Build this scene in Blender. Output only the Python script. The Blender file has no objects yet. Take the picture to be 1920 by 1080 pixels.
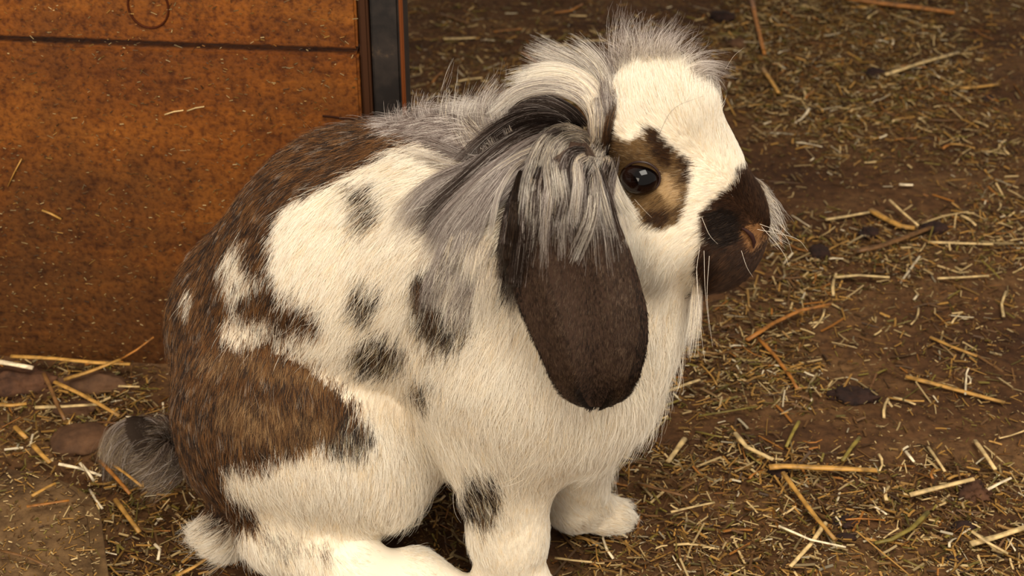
import bpy, bmesh, math, random
import numpy as np
from mathutils import Vector, kdtree
from mathutils.bvhtree import BVHTree

RNG = np.random.default_rng(7)
random.seed(7)
scene = bpy.context.scene
COL = scene.collection

# ---------------------------------------------------------------- camera, world, lights, exposure
FPX = 3200.0                                   # focal length in pixels of a 1920 px wide frame (60 mm)
PITCH = math.radians(32)
CAM = np.array([0.0, -0.784, 0.681])
cp, sp = math.cos(PITCH), math.sin(PITCH)
RIGHT = np.array([1.0, 0, 0]); UP = np.array([0, sp, cp]); FWD = np.array([0, cp, -sp])
cd = bpy.data.cameras.new('camera'); cam = bpy.data.objects.new('camera', cd); COL.objects.link(cam)
cd.lens = 60; cd.sensor_width = 36; cd.clip_start = 0.02; cd.clip_end = 50
cam.location = CAM; cam.rotation_euler = (math.pi/2 - PITCH, 0, 0)
cd.dof.use_dof = True; cd.dof.focus_distance = 0.905; cd.dof.aperture_fstop = 16.0
scene.camera = cam

scene.view_settings.view_transform = 'Standard'; scene.view_settings.look = 'None'
scene.view_settings.gamma = 1; scene.view_settings.use_curve_mapping = False
scene.view_settings.exposure = 1.02

world = bpy.data.worlds.new('world'); scene.world = world; world.use_nodes = True
bg = world.node_tree.nodes['Background']; bg.inputs[0].default_value = (1.0, 0.90, 0.80, 1); bg.inputs[1].default_value = 0.36

def area(name, loc, target, size, power, color):
    l = bpy.data.lights.new(name, 'AREA'); l.shape = 'RECTANGLE'; l.size, l.size_y = size
    l.energy = power; l.color = color
    o = bpy.data.objects.new(name, l); COL.objects.link(o); o.location = loc
    o.rotation_euler = (Vector(target) - Vector(loc)).to_track_quat('-Z', 'Y').to_euler()
    return o
area('barn_door_daylight', (0.5, -0.9, 2.3), (0.05, 0.05, 0.1), (1.3, 1.1), 32, (1.0, 0.92, 0.80))
area('front_low_fill', (-0.9, -1.9, 1.0), (0.0, 0.05, 0.12), (1.1, 0.8), 15, (1.0, 0.86, 0.68))  # added fill lamp, low in front, brightens the rabbit's near side

scene.cycles.max_bounces = 10; scene.cycles.diffuse_bounces = 3; scene.cycles.glossy_bounces = 6
scene.cycles.transmission_bounces = 8; scene.cycles.transparent_max_bounces = 8

# ---------------------------------------------------------------- helpers
def ray(px, py):
    return FWD + RIGHT * ((px - 960) / FPX) + UP * ((540 - py) / FPX)
def PY(px, py, Y):
    d = ray(px, py); return CAM + d * ((Y - CAM[1]) / d[1])
def PZ(px, py, z=0.0):
    d = ray(px, py); return CAM + d * ((z - CAM[2]) / d[2])
def mpp(p):                                     # metres per pixel at a point
    return float(np.dot(np.asarray(p) - CAM, FWD)) / FPX
def project(p):
    v = p - CAM; z = v @ FWD
    return 960 + FPX * (v @ RIGHT) / z, 540 - FPX * (v @ UP) / z
def lin(c):
    c = np.asarray(c, float) / 255.0
    return np.where(c <= .04045, c / 12.92, ((c + .055) / 1.055) ** 2.4)
def tag(o, label=None, cat=None, group=None, kind=None):
    if label: o['label'] = label
    if cat: o['category'] = cat
    if group: o['group'] = group
    if kind: o['kind'] = kind
    return o
def link(o, parent=None):
    COL.objects.link(o)
    if parent: o.parent = parent
    return o
def mesh_obj(name, verts, faces, mat=None, parent=None, smooth=True, cols=None):
    me = bpy.data.meshes.new(name)
    me.from_pydata([tuple(v) for v in verts] if not isinstance(verts, list) else verts, [], faces)
    if smooth: me.polygons.foreach_set('use_smooth', [True] * len(me.polygons))
    if cols is not None:
        a = me.color_attributes.new('Col', 'FLOAT_COLOR', 'POINT')
        c = np.ones((len(cols), 4), np.float32); c[:, :3] = cols; a.data.foreach_set('color', c.ravel())
    if mat: me.materials.append(mat)
    me.update()
    return link(bpy.data.objects.new(name, me), parent)
def bulk_mesh(name, V, F, mat=None, parent=None, cols=None, smooth=False):   # numpy verts, quad faces
    me = bpy.data.meshes.new(name)
    me.vertices.add(len(V)); me.vertices.foreach_set('co', V.astype(np.float32).ravel())
    k = F.shape[1]
    me.loops.add(F.size); me.loops.foreach_set('vertex_index', F.astype(np.int32).ravel())
    me.polygons.add(len(F)); me.polygons.foreach_set('loop_start', np.arange(0, F.size, k, dtype=np.int32))
    me.update(calc_edges=True)
    me.polygons.foreach_set('use_smooth', np.full(len(F), smooth))
    if cols is not None:
        a = me.color_attributes.new('Col', 'FLOAT_COLOR', 'POINT')
        c = np.ones((len(cols), 4), np.float32); c[:, :3] = cols; a.data.foreach_set('color', c.ravel())
    if mat: me.materials.append(mat)
    me.validate()
    return link(bpy.data.objects.new(name, me), parent)
# value noise
_tab = np.random.default_rng(3).random((256, 256))
def vnoise(x, y):
    xi = np.floor(x).astype(int); yi = np.floor(y).astype(int); fx = x - xi; fy = y - yi
    fx = fx*fx*(3-2*fx); fy = fy*fy*(3-2*fy)
    g = lambda a, b: _tab[a & 255, b & 255]
    return (g(xi, yi)*(1-fx)+g(xi+1, yi)*fx)*(1-fy) + (g(xi, yi+1)*(1-fx)+g(xi+1, yi+1)*fx)*fy
def fbm(x, y, o=4):
    s = 0; a = .5
    for i in range(o): s = s + a * vnoise(x*2**i + 17*i, y*2**i + 5*i); a *= .5
    return s
def inpoly(x, y, poly):
    r = np.zeros(x.shape, bool); n = len(poly); j = n - 1
    for i in range(n):
        xi, yi = poly[i]; xj, yj = poly[j]
        c = ((yi > y) != (yj > y)) & (x < (xj - xi) * (y - yi) / (yj - yi + 1e-9) + xi)
        r ^= c; j = i
    return r
def nodes_mat(name):
    m = bpy.data.materials.new(name); m.use_nodes = True
    nt = m.node_tree; b = nt.nodes['Principled BSDF']
    return m, nt, b
def N(nt, t, **kw):
    n = nt.nodes.new(t)
    for k, v in kw.items():
        if k in n.inputs: n.inputs[k].default_value = v
        else: setattr(n, k, v)
    return n
def ramp(nt, stops):
    r = nt.nodes.new('ShaderNodeValToRGB'); e = r.color_ramp.elements
    while len(e) < len(stops): e.new(.5)
    for i, (p, c) in enumerate(stops):
        e[i].position = p; e[i].color = tuple(lin(c)) + (1,)
    return r
def attr_mat(name, rough=.6, spec=.3, vary=0, transl=0.0):
    m, nt, b = nodes_mat(name)
    a = N(nt, 'ShaderNodeAttribute', attribute_name='Col')
    nt.links.new(a.outputs['Color'], b.inputs['Base Color'])
    b.inputs['Roughness'].default_value = rough; b.inputs['Specular IOR Level'].default_value = spec
    return m
def plain_mat(name, c, rough=.5, spec=.5, coat=0):
    m, nt, b = nodes_mat(name)
    b.inputs['Base Color'].default_value = tuple(lin(c)) + (1,)
    b.inputs['Roughness'].default_value = rough; b.inputs['Specular IOR Level'].default_value = spec
    b.inputs['Coat Weight'].default_value = coat; b.inputs['Coat Roughness'].default_value = .03
    return m
# ---------------------------------------------------------------- ground
def ground_h(x, y):
    return (fbm(x*9+40, y*9+40, 4) - .47) * .010 + (fbm(x*60, y*60, 3) - .44) * .0022
def make_ground():
    m, nt, b = nodes_mat('trodden_earth')
    tc = N(nt, 'ShaderNodeTexCoord'); L = nt.links.new
    mp = N(nt, 'ShaderNodeMapping'); mp.inputs['Scale'].default_value = (1, 2.2, 1); L(tc.outputs['Object'], mp.inputs[0])
    n1 = N(nt, 'ShaderNodeTexNoise', Scale=7.0, Detail=6.0, Roughness=.6); L(mp.outputs[0], n1.inputs['Vector'])
    n2 = N(nt, 'ShaderNodeTexNoise', Scale=130.0, Detail=5.0, Roughness=.7); L(tc.outputs['Object'], n2.inputs['Vector'])
    r1 = ramp(nt, [(.3, (58, 35, 18)), (.5, (84, 56, 31)), (.72, (112, 82, 50))]); L(n1.outputs['Fac'], r1.inputs[0])
    r2 = ramp(nt, [(.32, (110, 100, 90)), (.6, (255, 255, 255))]); L(n2.outputs['Fac'], r2.inputs[0])
    mx = N(nt, 'ShaderNodeMix', data_type='RGBA', blend_type='MULTIPLY'); mx.inputs[0].default_value = .75
    L(r1.outputs[0], mx.inputs[6]); L(r2.outputs[0], mx.inputs[7]); L(mx.outputs[2], b.inputs['Base Color'])
    b.inputs['Roughness'].default_value = .85; b.inputs['Specular IOR Level'].default_value = .2
    bp = N(nt, 'ShaderNodeBump', Strength=.7, Distance=.0012); L(n2.outputs['Fac'], bp.inputs['Height']); L(bp.outputs[0], b.inputs['Normal'])
    xs = np.concatenate([np.linspace(-1.5, -.62, 30), np.linspace(-.6, .7, 330), np.linspace(.72, 1.8, 30)])
    ys = np.concatenate([np.linspace(-.9, -.22, 30), np.linspace(-.2, .9, 300), np.linspace(.92, 2.6, 40)])
    X, Y = np.meshgrid(xs, ys); Z = ground_h(X, Y)
    V = np.stack([X, Y, Z], -1).reshape(-1, 3)
    nx, ny = len(xs), len(ys)
    i = np.arange(nx*ny).reshape(ny, nx)
    F = np.stack([i[:-1, :-1], i[:-1, 1:], i[1:, 1:], i[1:, :-1]], -1).reshape(-1, 4)
    o = bulk_mesh('floor', V, F, m, smooth=True); tag(o, 'brown trodden earth floor strewn with chopped straw', kind='structure')
    return o
floor = make_ground()

def earth_mat(name, a, b1, sc=60, rough=.8, bump=.8):
    m, nt, b = nodes_mat(name); L = nt.links.new; tc = N(nt, 'ShaderNodeTexCoord')
    n = N(nt, 'ShaderNodeTexNoise', Scale=float(sc), Detail=7.0, Roughness=.7); L(tc.outputs['Object'], n.inputs['Vector'])
    r = ramp(nt, [(.35, a), (.68, b1)]); L(n.outputs['Fac'], r.inputs[0]); L(r.outputs[0], b.inputs['Base Color'])
    b.inputs['Roughness'].default_value = rough; b.inputs['Specular IOR Level'].default_value = .25
    bp = N(nt, 'ShaderNodeBump', Strength=bump, Distance=.002); L(n.outputs['Fac'], bp.inputs['Height']); L(bp.outputs[0], b.inputs['Normal'])
    return m
# ---------------------------------------------------------------- plank wall and door post
WA = math.radians(-5.0)
WO = PZ(0, 666); WD = np.array([math.cos(WA), math.sin(WA), 0]); WN = np.array([math.sin(WA), -math.cos(WA), 0])  # WN faces the camera
def wall_hit(px, py):
    d = ray(px, py); t = np.dot(WO - CAM, WN) / np.dot(d, WN); p = CAM + d*t
    return np.dot(p - WO, WD), p[2]
def wood_mat():
    m, nt, b = nodes_mat('worn_orange_board'); L = nt.links.new
    tc = N(nt, 'ShaderNodeTexCoord')
    mp = N(nt, 'ShaderNodeMapping'); mp.inputs['Scale'].default_value = (1.2, 6, 7); L(tc.outputs['Object'], mp.inputs[0])
    n1 = N(nt, 'ShaderNodeTexNoise', Scale=3.0, Detail=8.0, Roughness=.65, Distortion=.6); L(mp.outputs[0], n1.inputs['Vector'])
    r1 = ramp(nt, [(.28, (98, 50, 14)), (.5, (132, 74, 20)), (.72, (164, 100, 34))]); L(n1.outputs['Fac'], r1.inputs[0])
    # grey-brown film: noisy patches that thicken low down on the boards
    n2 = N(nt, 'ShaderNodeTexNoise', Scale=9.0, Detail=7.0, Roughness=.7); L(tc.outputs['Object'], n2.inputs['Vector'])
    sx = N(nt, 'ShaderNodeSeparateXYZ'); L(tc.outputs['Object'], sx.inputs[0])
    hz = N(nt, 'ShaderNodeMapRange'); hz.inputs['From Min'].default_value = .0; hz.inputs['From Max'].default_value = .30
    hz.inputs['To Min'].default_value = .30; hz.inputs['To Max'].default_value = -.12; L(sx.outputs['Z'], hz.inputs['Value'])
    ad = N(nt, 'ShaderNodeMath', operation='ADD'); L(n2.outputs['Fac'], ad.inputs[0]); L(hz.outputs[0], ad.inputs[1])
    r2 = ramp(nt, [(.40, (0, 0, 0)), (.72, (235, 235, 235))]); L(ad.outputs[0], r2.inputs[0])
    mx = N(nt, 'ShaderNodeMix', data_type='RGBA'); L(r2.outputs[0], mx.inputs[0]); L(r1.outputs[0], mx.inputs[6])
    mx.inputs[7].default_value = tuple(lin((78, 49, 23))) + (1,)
    # fine specks
    n3 = N(nt, 'ShaderNodeTexNoise', Scale=260.0, Detail=3.0, Roughness=.6); L(tc.outputs['Object'], n3.inputs['Vector'])
    r3 = ramp(nt, [(.34, (140, 120, 100)), (.5, (225, 222, 215)), (.66, (255, 252, 240))]); L(n3.outputs['Fac'], r3.inputs[0])
    m2 = N(nt, 'ShaderNodeMix', data_type='RGBA', blend_type='MULTIPLY'); m2.inputs[0].default_value = .8
    L(mx.outputs[2], m2.inputs[6]); L(r3.outputs[0], m2.inputs[7])
    n4 = N(nt, 'ShaderNodeTexNoise', Scale=45.0, Detail=5.0, Roughness=.75); L(tc.outputs['Object'], n4.inputs['Vector'])
    r4 = ramp(nt, [(.34, (165, 150, 140)), (.50, (255, 255, 255))]); L(n4.outputs['Fac'], r4.inputs[0])
    m3 = N(nt, 'ShaderNodeMix', data_type='RGBA', blend_type='MULTIPLY'); m3.inputs[0].default_value = .8
    L(m2.outputs[2], m3.inputs[6]); L(r4.outputs[0], m3.inputs[7])
    L(m3.outputs[2], b.inputs['Base Color'])
    b.inputs['Roughness'].default_value = .55; b.inputs['Specular IOR Level'].default_value = .25
    bp = N(nt, 'ShaderNodeBump', Strength=.5, Distance=.0008); L(n3.outputs['Fac'], bp.inputs['Height']); L(bp.outputs[0], b.inputs['Normal'])
    return m
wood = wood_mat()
wall = bpy.data.objects.new('wall_left', None); link(wall); wall.location = WO; wall.rotation_euler = (0, 0, WA)
tag(wall, 'orange-brown board partition behind the rabbit', kind='structure')
def wbox(name, x0, x1, y0, y1, z0, z1, mat, parent, bev=.0015, wav=0):   # local: x along the wall, -y towards the camera
    bm = bmesh.new(); bmesh.ops.create_cube(bm, size=1)
    for v in bm.verts: v.co = Vector(((x0+x1)/2 + v.co.x*(x1-x0), (y0+y1)/2 + v.co.y*(y1-y0), (z0+z1)/2 + v.co.z*(z1-z0)))
    if wav:
        bmesh.ops.subdivide_edges(bm, edges=[e for e in bm.edges if abs((e.verts[0].co - e.verts[1].co).x) > (x1-x0)*.9], cuts=40)
        for v in bm.verts: v.co.z += wav*(vnoise(np.array([v.co.x*23.+z0*50]), np.array([v.co.z*3.]))[0]-.5)
    bmesh.ops.bevel(bm, geom=[e for e in bm.edges if len(e.link_faces) == 2 and e.calc_face_angle() > .6], offset=bev, segments=2, affect='EDGES')
    me = bpy.data.meshes.new(name); bm.to_mesh(me); bm.free(); me.materials.append(mat)
    for p in me.polygons: p.use_smooth = False
    return link(bpy.data.objects.new(name, me), parent)
zs = wall_hit(334, 86)[1]; xe = wall_hit(672, 120)[0]; xj0 = wall_hit(692, 120)[0]; xj1 = wall_hit(748, 120)[0]; xo = wall_hit(758, 120)[0]
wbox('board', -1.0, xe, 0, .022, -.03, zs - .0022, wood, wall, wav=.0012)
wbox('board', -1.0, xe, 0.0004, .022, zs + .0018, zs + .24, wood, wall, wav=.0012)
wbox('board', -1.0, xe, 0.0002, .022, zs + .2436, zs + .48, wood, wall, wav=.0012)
shadem = earth_mat('shade_panel_brown', (70, 48, 30), (100, 74, 48), 20)  # unseen overhead panel, added to keep light off the far floor
me = bpy.data.meshes.new('shade_panel'); bm = bmesh.new(); bmesh.ops.create_cube(bm, size=1)
for v in bm.verts: v.co = Vector((.3 + v.co.x*3.0, 1.56 + v.co.y*2.5, .86 + v.co.z*.02))
bm.to_mesh(me); bm.free(); me.materials.append(shadem); shade_obj = link(bpy.data.objects.new('shade_panel', me)); tag(shade_obj, 'unseen brown panel added overhead to shade the far floor', kind='structure')
trimm = plain_mat('brown_edge_batten', (58, 32, 14), .6, .2)
tr = wbox('edge_batten', xe + .0006, xj0, .003, .024, -.03, zs + .48, trimm, wall); 
mm, nt, b = nodes_mat('worn_black_post')
n1 = N(nt, 'ShaderNodeTexNoise', Scale=40.0, Detail=6.0, Roughness=.7); tc = N(nt, 'ShaderNodeTexCoord'); nt.links.new(tc.outputs['Object'], n1.inputs['Vector'])
r1 = ramp(nt, [(.4, (20, 15, 13)), (.6, (42, 34, 29)), (.72, (84, 66, 48))]); nt.links.new(n1.outputs['Fac'], r1.inputs[0]); nt.links.new(r1.outputs[0], b.inputs['Base Color'])
b.inputs['Roughness'].default_value = .5
post = bpy.data.objects.new('door_post', None); link(post); post.location = WO; post.rotation_euler = (0, 0, WA)
tag(post, 'black worn post with a thin orange edge at the end of the board partition', 'post', kind='structure')
wbox('post_face', xj0 + .0008, xj1, .006, .045, -.03, zs + .5, mm, post)
wbox('edge_strip', xj1 + .0004, xo - .0006, .0035, .008, -.03, zs + .5, plain_mat('orange_strip', (104, 52, 16), .5, .3), post, bev=.0008)

# loop-shaped old nail stain line pressed in the upper board: a shallow oval groove
def wpt(px, py, off=.0006):
    x, z = wall_hit(px, py); return (x, -off, z)
def curve_tube(name, pts, r, mat, parent=None, radii=None, cyclic=False, res=1):
    cu = bpy.data.curves.new(name, 'CURVE'); cu.dimensions = '3D'; s = cu.splines.new('POLY'); s.points.add(len(pts)-1)
    for i, p in enumerate(pts):
        s.points[i].co = tuple(p) + (1,); s.points[i].radius = radii[i] if radii is not None else 1
    s.use_cyclic_u = cyclic; cu.bevel_depth = r; cu.bevel_resolution = res; cu.use_fill_caps = True; cu.materials.append(mat)
    t_ = bpy.data.objects.new('t', cu); COL.objects.link(t_)
    me_ = bpy.data.meshes.new_from_object(t_.evaluated_get(bpy.context.evaluated_depsgraph_get())); bpy.data.objects.remove(t_); bpy.data.curves.remove(cu)
    me_.polygons.foreach_set('use_smooth', [True]*len(me_.polygons))
    return link(bpy.data.objects.new(name, me_), parent)
ring = [wpt(278 + 38*math.cos(t), 12 + 40*math.sin(t) + 6*math.cos(t), .0001) for t in np.linspace(0, 2*math.pi, 40)[:-1]]
curve_tube('knot_ring', ring, .0007, plain_mat('dark_ring', (62, 26, 8), .7, .1), wall, cyclic=True)
cr = [wpt(x, y, .0001) for x, y in ((605, 217), (625, 219), (648, 223), (676, 221))]
curve_tube('crack', cr, .0008, plain_mat('dark_crack', (40, 18, 8), .8, .1), wall)

# ---------------------------------------------------------------- straw
PAL = {'pale': (206, 176, 122), 'gold': (182, 136, 66), 'amber': (166, 106, 42), 'brown': (112, 78, 42), 'olive': (134, 116, 50), 'white': (222, 204, 168)}
PAL = {k: tuple(int(q*f) for q in v) for (k, v), f in zip(PAL.items(), (.90, .86, .86, .85, .85, .92))}
straw_mats = {}
for k, c in PAL.items():
    c = tuple(min(255, int(v*1.16)) for v in c)
    m, nt, b = nodes_mat(k + '_straw'); L = nt.links.new
    tc = N(nt, 'ShaderNodeTexCoord'); oi = N(nt, 'ShaderNodeObjectInfo')
    n = N(nt, 'ShaderNodeTexNoise', Scale=150.0, Detail=3.0); L(tc.outputs['Object'], n.inputs['Vector'])
    r = ramp(nt, [(.3, tuple(int(v*.62) for v in c)), (.6, c)]); L(n.outputs['Fac'], r.inputs[0])
    hs = N(nt, 'ShaderNodeHueSaturation'); mr = N(nt, 'ShaderNodeMapRange'); mr.inputs['To Min'].default_value = .8; mr.inputs['To Max'].default_value = 1.12
    L(oi.outputs['Random'], mr.inputs['Value']); L(mr.outputs[0], hs.inputs['Value']); L(r.outputs[0], hs.inputs['Color']); L(hs.outputs[0], b.inputs['Base Color'])
    b.inputs['Roughness'].default_value = .5; b.inputs['Specular IOR Level'].default_value = .35
    straw_mats[k] = m
def straw_mesh(pts, w, flat=.6, sides=6, mat=None, taper=.8):
    """a hollow-looking stalk through pts (m), w = width"""
    P = np.array(pts, float); n = len(P); V = []; F = []
    for i in range(n):
        t = P[min(i+1, n-1)] - P[max(i-1, 0)]; t /= np.linalg.norm(t) + 1e-9
        s = np.cross(t, [0, 0, 1.]); s /= np.linalg.norm(s) + 1e-9; u = np.cross(s, t)
        k = w/2 * (1 - (1-taper)*i/(n-1)) * (1 + .06*math.sin(i*2.1))
        for j in range(sides):
            a = 2*math.pi*j/sides; V.append(P[i] + s*k*math.cos(a) + u*k*flat*math.sin(a))
    for i in range(n-1):
        for j in range(sides):
            a = i*sides+j; b_ = i*sides+(j+1) % sides; F.append((a, b_, b_+sides, a+sides))
    F.append(tuple(range(sides))[::-1]); F.append(tuple(range((n-1)*sides, n*sides)))
    me = bpy.data.meshes.new('straw_stalk'); me.from_pydata([tuple(v) for v in V], [], F)
    me.polygons.foreach_set('use_smooth', [True]*len(F)); me.materials.append(straw_mats[mat])
    return me
ANCH = []
def named_straw(pix, wpx, mat, label, z0=.003, z1=None, group=None, flat=.6):
    pts = []; n = len(pix)
    for i, (x, y) in enumerate(pix):
        p = PZ(x, y, 0); z = z0 + ((z1 if z1 is not None else z0) - z0)*i/(n-1)
        p = PZ(x, y, max(ground_h(p[0], p[1]), -.004) + z); pts.append(p)
    P = np.array(pts); Q = []
    for i in range(len(P)-1):
        for t in (0, .5): Q.append(P[i]*(1-t)+P[i+1]*t)
    Q.append(P[-1]); Q = np.array(Q); c = Q.mean(0)
    me = straw_mesh(Q-c, wpx*mpp(c), flat, 6, mat)
    o = bpy.data.objects.new('straw_stalk', me); o.location = c; link(o)
    ANCH.append((np.mean([p_[0] for p_ in pix]), np.mean([p_[1] for p_ in pix]), label))
    return tag(o, label, 'straw', group or 'straw stalks on the floor')
big = [
 ([(1442,876),(1470,874),(1560,878),(1644,882)], 15, 'gold', 'thick golden straw stalk with a pale split end lying level in the lower right litter', .010, .008),
 ([(1698,706),(1760,722),(1820,738),(1884,755)], 11, 'gold', 'long straight golden straw stalk on bare earth right of the dark clod', .004, .004),
 ([(1400,638),(1450,606),(1500,582),(1558,570)], 10, 'amber', 'curved orange straw stalk rising right in front of the chin', .006, .012),
 ([(1422,634),(1452,666),(1478,700),(1496,730)], 9, 'amber', 'orange straw stalk running down from the curved orange stalk', .005, .004),
 ([(1744,632),(1785,650),(1832,668)], 8, 'gold', 'short golden straw stalk lying alone on bare earth at the right', .004, .004),
 ([(1220,748),(1260,730),(1300,716),(1312,712)], 8, 'pale', 'long pale straw stalk poking out from under the chest fur', .012, .006),
 ([(1585,-4),(1650,6),(1720,14),(1790,24)], 15, 'amber', 'broad reddish orange stalk at the top edge of the floor', .006, .006),
 ([(1410,0),(1418,40),(1428,80),(1434,102)], 9, 'amber', 'orange stalk pointing down from the top edge right of the head tuft', .006, .006),
 ([(1660,140),(1720,120),(1798,98)], 9, 'pale', 'pale yellow stalk slanting up in the top right litter', .005, .008),
 ([(1800,166),(1840,162),(1872,158)], 9, 'gold', 'short yellow stalk lying level at the far right near the top', .005, .005),
 ([(1430,128),(1446,152),(1460,174)], 9, 'gold', 'short golden stalk slanting down behind the head', .005, .005),
 ([(1548,412),(1590,405),(1630,398)], 7, 'pale', 'pale straight stalk behind and right of the nose', .004, .005),
 ([(1632,394),(1660,410),(1690,425),(1715,428)], 15, 'gold', 'broad flat golden leaf blade right of the nose', .004, .004),
 ([(1668,375),(1695,400),(1722,423)], 6, 'pale', 'thin pale stalk crossing beside the broad golden blade', .009, .006),
 ([(1740,454),(1800,456),(1862,458)], 7, 'pale', 'long thin pale stalk lying level at the right under the dark clods', .004, .004),
 ([(1600,472),(1650,462),(1700,444),(1762,420)], 14, 'brown', 'thick brown rough stem between the dark clods', .004, .006),
 ([(1378,812),(1400,838),(1450,862)], 11, 'pale', 'pale split stalk sloping down above the thick golden stalk', .008, .008),
 ([(1468,886),(1500,930),(1530,970),(1566,1012)], 11, 'gold', 'long tan stalk sloping down below the thick golden stalk', .010, .006),
 ([(1548,980),(1520,1020),(1482,1062)], 10, 'pale', 'pale flat stalk crossing under the long tan stalk', .006, .006),
 ([(1460,986),(1520,1012),(1586,1026)], 6, 'white', 'thin whitish stalk crossing over the pale flat stalk', .012, .006),
 ([(1740,960),(1710,990),(1670,1012),(1640,1018)], 11, 'olive', 'curved olive green stem in the bottom right litter', .008, .006),
 ([(1820,1020),(1870,1006),(1930,986)], 15, 'pale', 'thick pale stalk running out at the right edge near the bottom', .006, .009),
 ([(1822,996),(1850,1016),(1890,1038)], 8, 'pale', 'short pale stalk lying across the thick stalk at the right edge', .013, .006),
 ([(1706,928),(1760,914),(1826,898)], 12, 'pale', 'thick pale crumpled stalk in the litter at the lower right', .008, .012),
 ([(1852,918),(1874,906),(1896,896)], 7, 'white', 'bright whitish stalk end pointing up right at the lower right', .010, .013),
 ([(1828,826),(1846,850),(1866,880)], 10, 'pale', 'pair-like pale stalk leaning at the right edge of the litter', .004, .010),
 ([(1740,838),(1756,860),(1772,884)], 7, 'pale', 'pale stalk leaning on the litter edge above the crumpled stalk', .004, .008),
 ([(1698,846),(1714,866)], 7, 'white', 'stubby whitish stalk on the litter edge', .004, .004),
 ([(1284,822),(1268,844),(1252,866)], 12, 'pale', 'short flat pale stalk right of the chest on the dark earth', .006, .006),
 ([(1612,820),(1594,842),(1580,864)], 9, 'olive', 'short olive stalk leaning above the thick golden stalk', .008, .008),
 ([(1498,790),(1486,812),(1474,838)], 8, 'olive', 'olive straw stalk standing against the litter edge', .010, .004),
 ([(1196,906),(1240,918),(1284,930)], 8, 'brown', 'tan stalk right of the far front paw', .008, .008),
 ([(1258,960),(1300,950),(1340,942)], 6, 'pale', 'thin pale stalk lying level in the litter right of the far paw', .009, .009),
 ([(1040,1046),(1070,1050),(1110,1054)], 6, 'pale', 'thin pale stalk by the near front leg at the bottom', .006, .006),
 ([(1310,780),(1420,762)], 5, 'olive', 'thin olive stalk right of the chest fur', .006, .006),
 ([(1810,740),(1812,700),(1816,690)], 4, 'white', 'tiny upright whitish straw by the long golden stalk', .004, .008),
 ([(1686,346),(1712,347)], 7, 'white', 'short whitish straw on bare earth at the right', .004, .004),
 ([(1882,594),(1878,570),(1886,546)], 6, 'pale', 'short pale straw standing near the right edge', .004, .004),
 ([(1564,520),(1610,516),(1668,520)], 7, 'pale', 'pale stalk in the litter below the round dark clod', .006, .006),
 ([(1758,522),(1800,520),(1854,517)], 6, 'pale', 'thin straight pale stalk near the right edge', .004, .004),
 # left side
 ([(-20,676),(20,682),(62,690)], 13, 'white', 'thick whitish stalk at the left edge under the boards', .022, .020),
 ([(20,668),(100,672),(180,680),(244,683)], 10, 'gold', 'long golden stalk along the foot of the boards', .012, .012),
 ([(120,712),(170,696),(226,674)], 10, 'gold', 'golden stalk slanting up to the rump', .014, .020),
 ([(226,674),(256,656),(288,632)], 6, 'amber', 'thin golden stalk leaning on the boards behind the rump', .016, .030),
 ([(102,716),(150,738),(190,760),(224,780)], 10, 'gold', 'tan stalk sloping down right between brown clods', .022, .016),
 ([(82,700),(96,730),(108,760),(122,788)], 9, 'brown', 'brown crooked twig left of the tan stalk', .024, .018),
 ([(-10,758),(20,760),(50,757)], 10, 'gold', 'golden stalk entering from the left edge', .012, .012),
 ([(66,764),(120,762),(186,758)], 9, 'pale', 'pale level stalk under the brown twig', .012, .012),
 ([(222,724),(262,725)], 6, 'pale', 'small pale stalk right above the tail', .012, .012),
 ([(28,800),(50,822)], 11, 'gold', 'short golden stalk at the far left above the stone slab', .012, .010),
 ([(62,834),(78,852),(94,868)], 11, 'gold', 'short golden stalk between slab and brown clod', .012, .010),
 ([(216,936),(238,966),(262,998)], 11, 'gold', 'golden stalk sloping down left of the tail tuft', .010, .008),
 ([(188,864),(216,894),(244,926)], 9, 'amber', 'amber stalk beside the tail', .012, .008),
 ([(208,868),(236,888),(266,912)], 7, 'gold', 'thin tan stalk running under the tail', .012, .010),
 ([(50,950),(90,944),(130,938)], 7, 'amber', 'orange stalk lying on the stone slab', .026, .026),
 ([(60,930),(84,916),(104,906)], 8, 'gold', 'short golden stalk on top of the stone slab', .028, .028),
 ([(110,870),(150,878),(190,892)], 8, 'white', 'bright whitish shred beside the brown clod', .016, .012),
 ([(150,868),(166,886),(176,902)], 7, 'white', 'bright white forked straw by the tail', .020, .014),
 ([(168,918),(180,938),(192,954)], 6, 'white', 'curled white straw right of the slab', .010, .010),
 ([(0,1032),(50,1044),(90,1062)], 7, 'brown', 'thin brown twig across the slab corner', .026, .026),
 ([(330,1080),(362,1064),(396,1042)], 9, 'gold', 'golden stalk below the white tail tuft', .006, .012),
 ([(290,1020),(300,1030),(296,1050)], 7, 'white', 'short white bent straw left of the tail tuft', .010, .008),
 # far floor behind the nape
 ([(832,73),(865,72),(892,71)], 6, 'pale', 'pale level stalk on the dark floor by the post', .004, .004),
 ([(926,60),(955,56),(980,54)], 5, 'amber', 'thin orange stalk on the far floor behind the nape', .004, .004),
 ([(826,26),(855,36),(880,44)], 5, 'brown', 'thin brown twig on the far floor near the post', .004, .004),
 ([(976,96),(990,106),(1004,116)], 6, 'amber', 'short reddish stalk right behind the nape tuft', .004, .004),
 ([(1088,78),(1110,76),(1136,76)], 5, 'pale', 'pale stalk on the far floor left of the head tuft', .004, .004),
 ([(1040,24),(1070,20),(1092,8)], 6, 'amber', 'reddish bent twig at the top behind the head', .004, .006),
 ([(1068,29),(1100,30)], 5, 'pale', 'small pale stalk under the reddish bent twig', .004, .004),
]
for b_ in big: named_straw(*b_)
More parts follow.
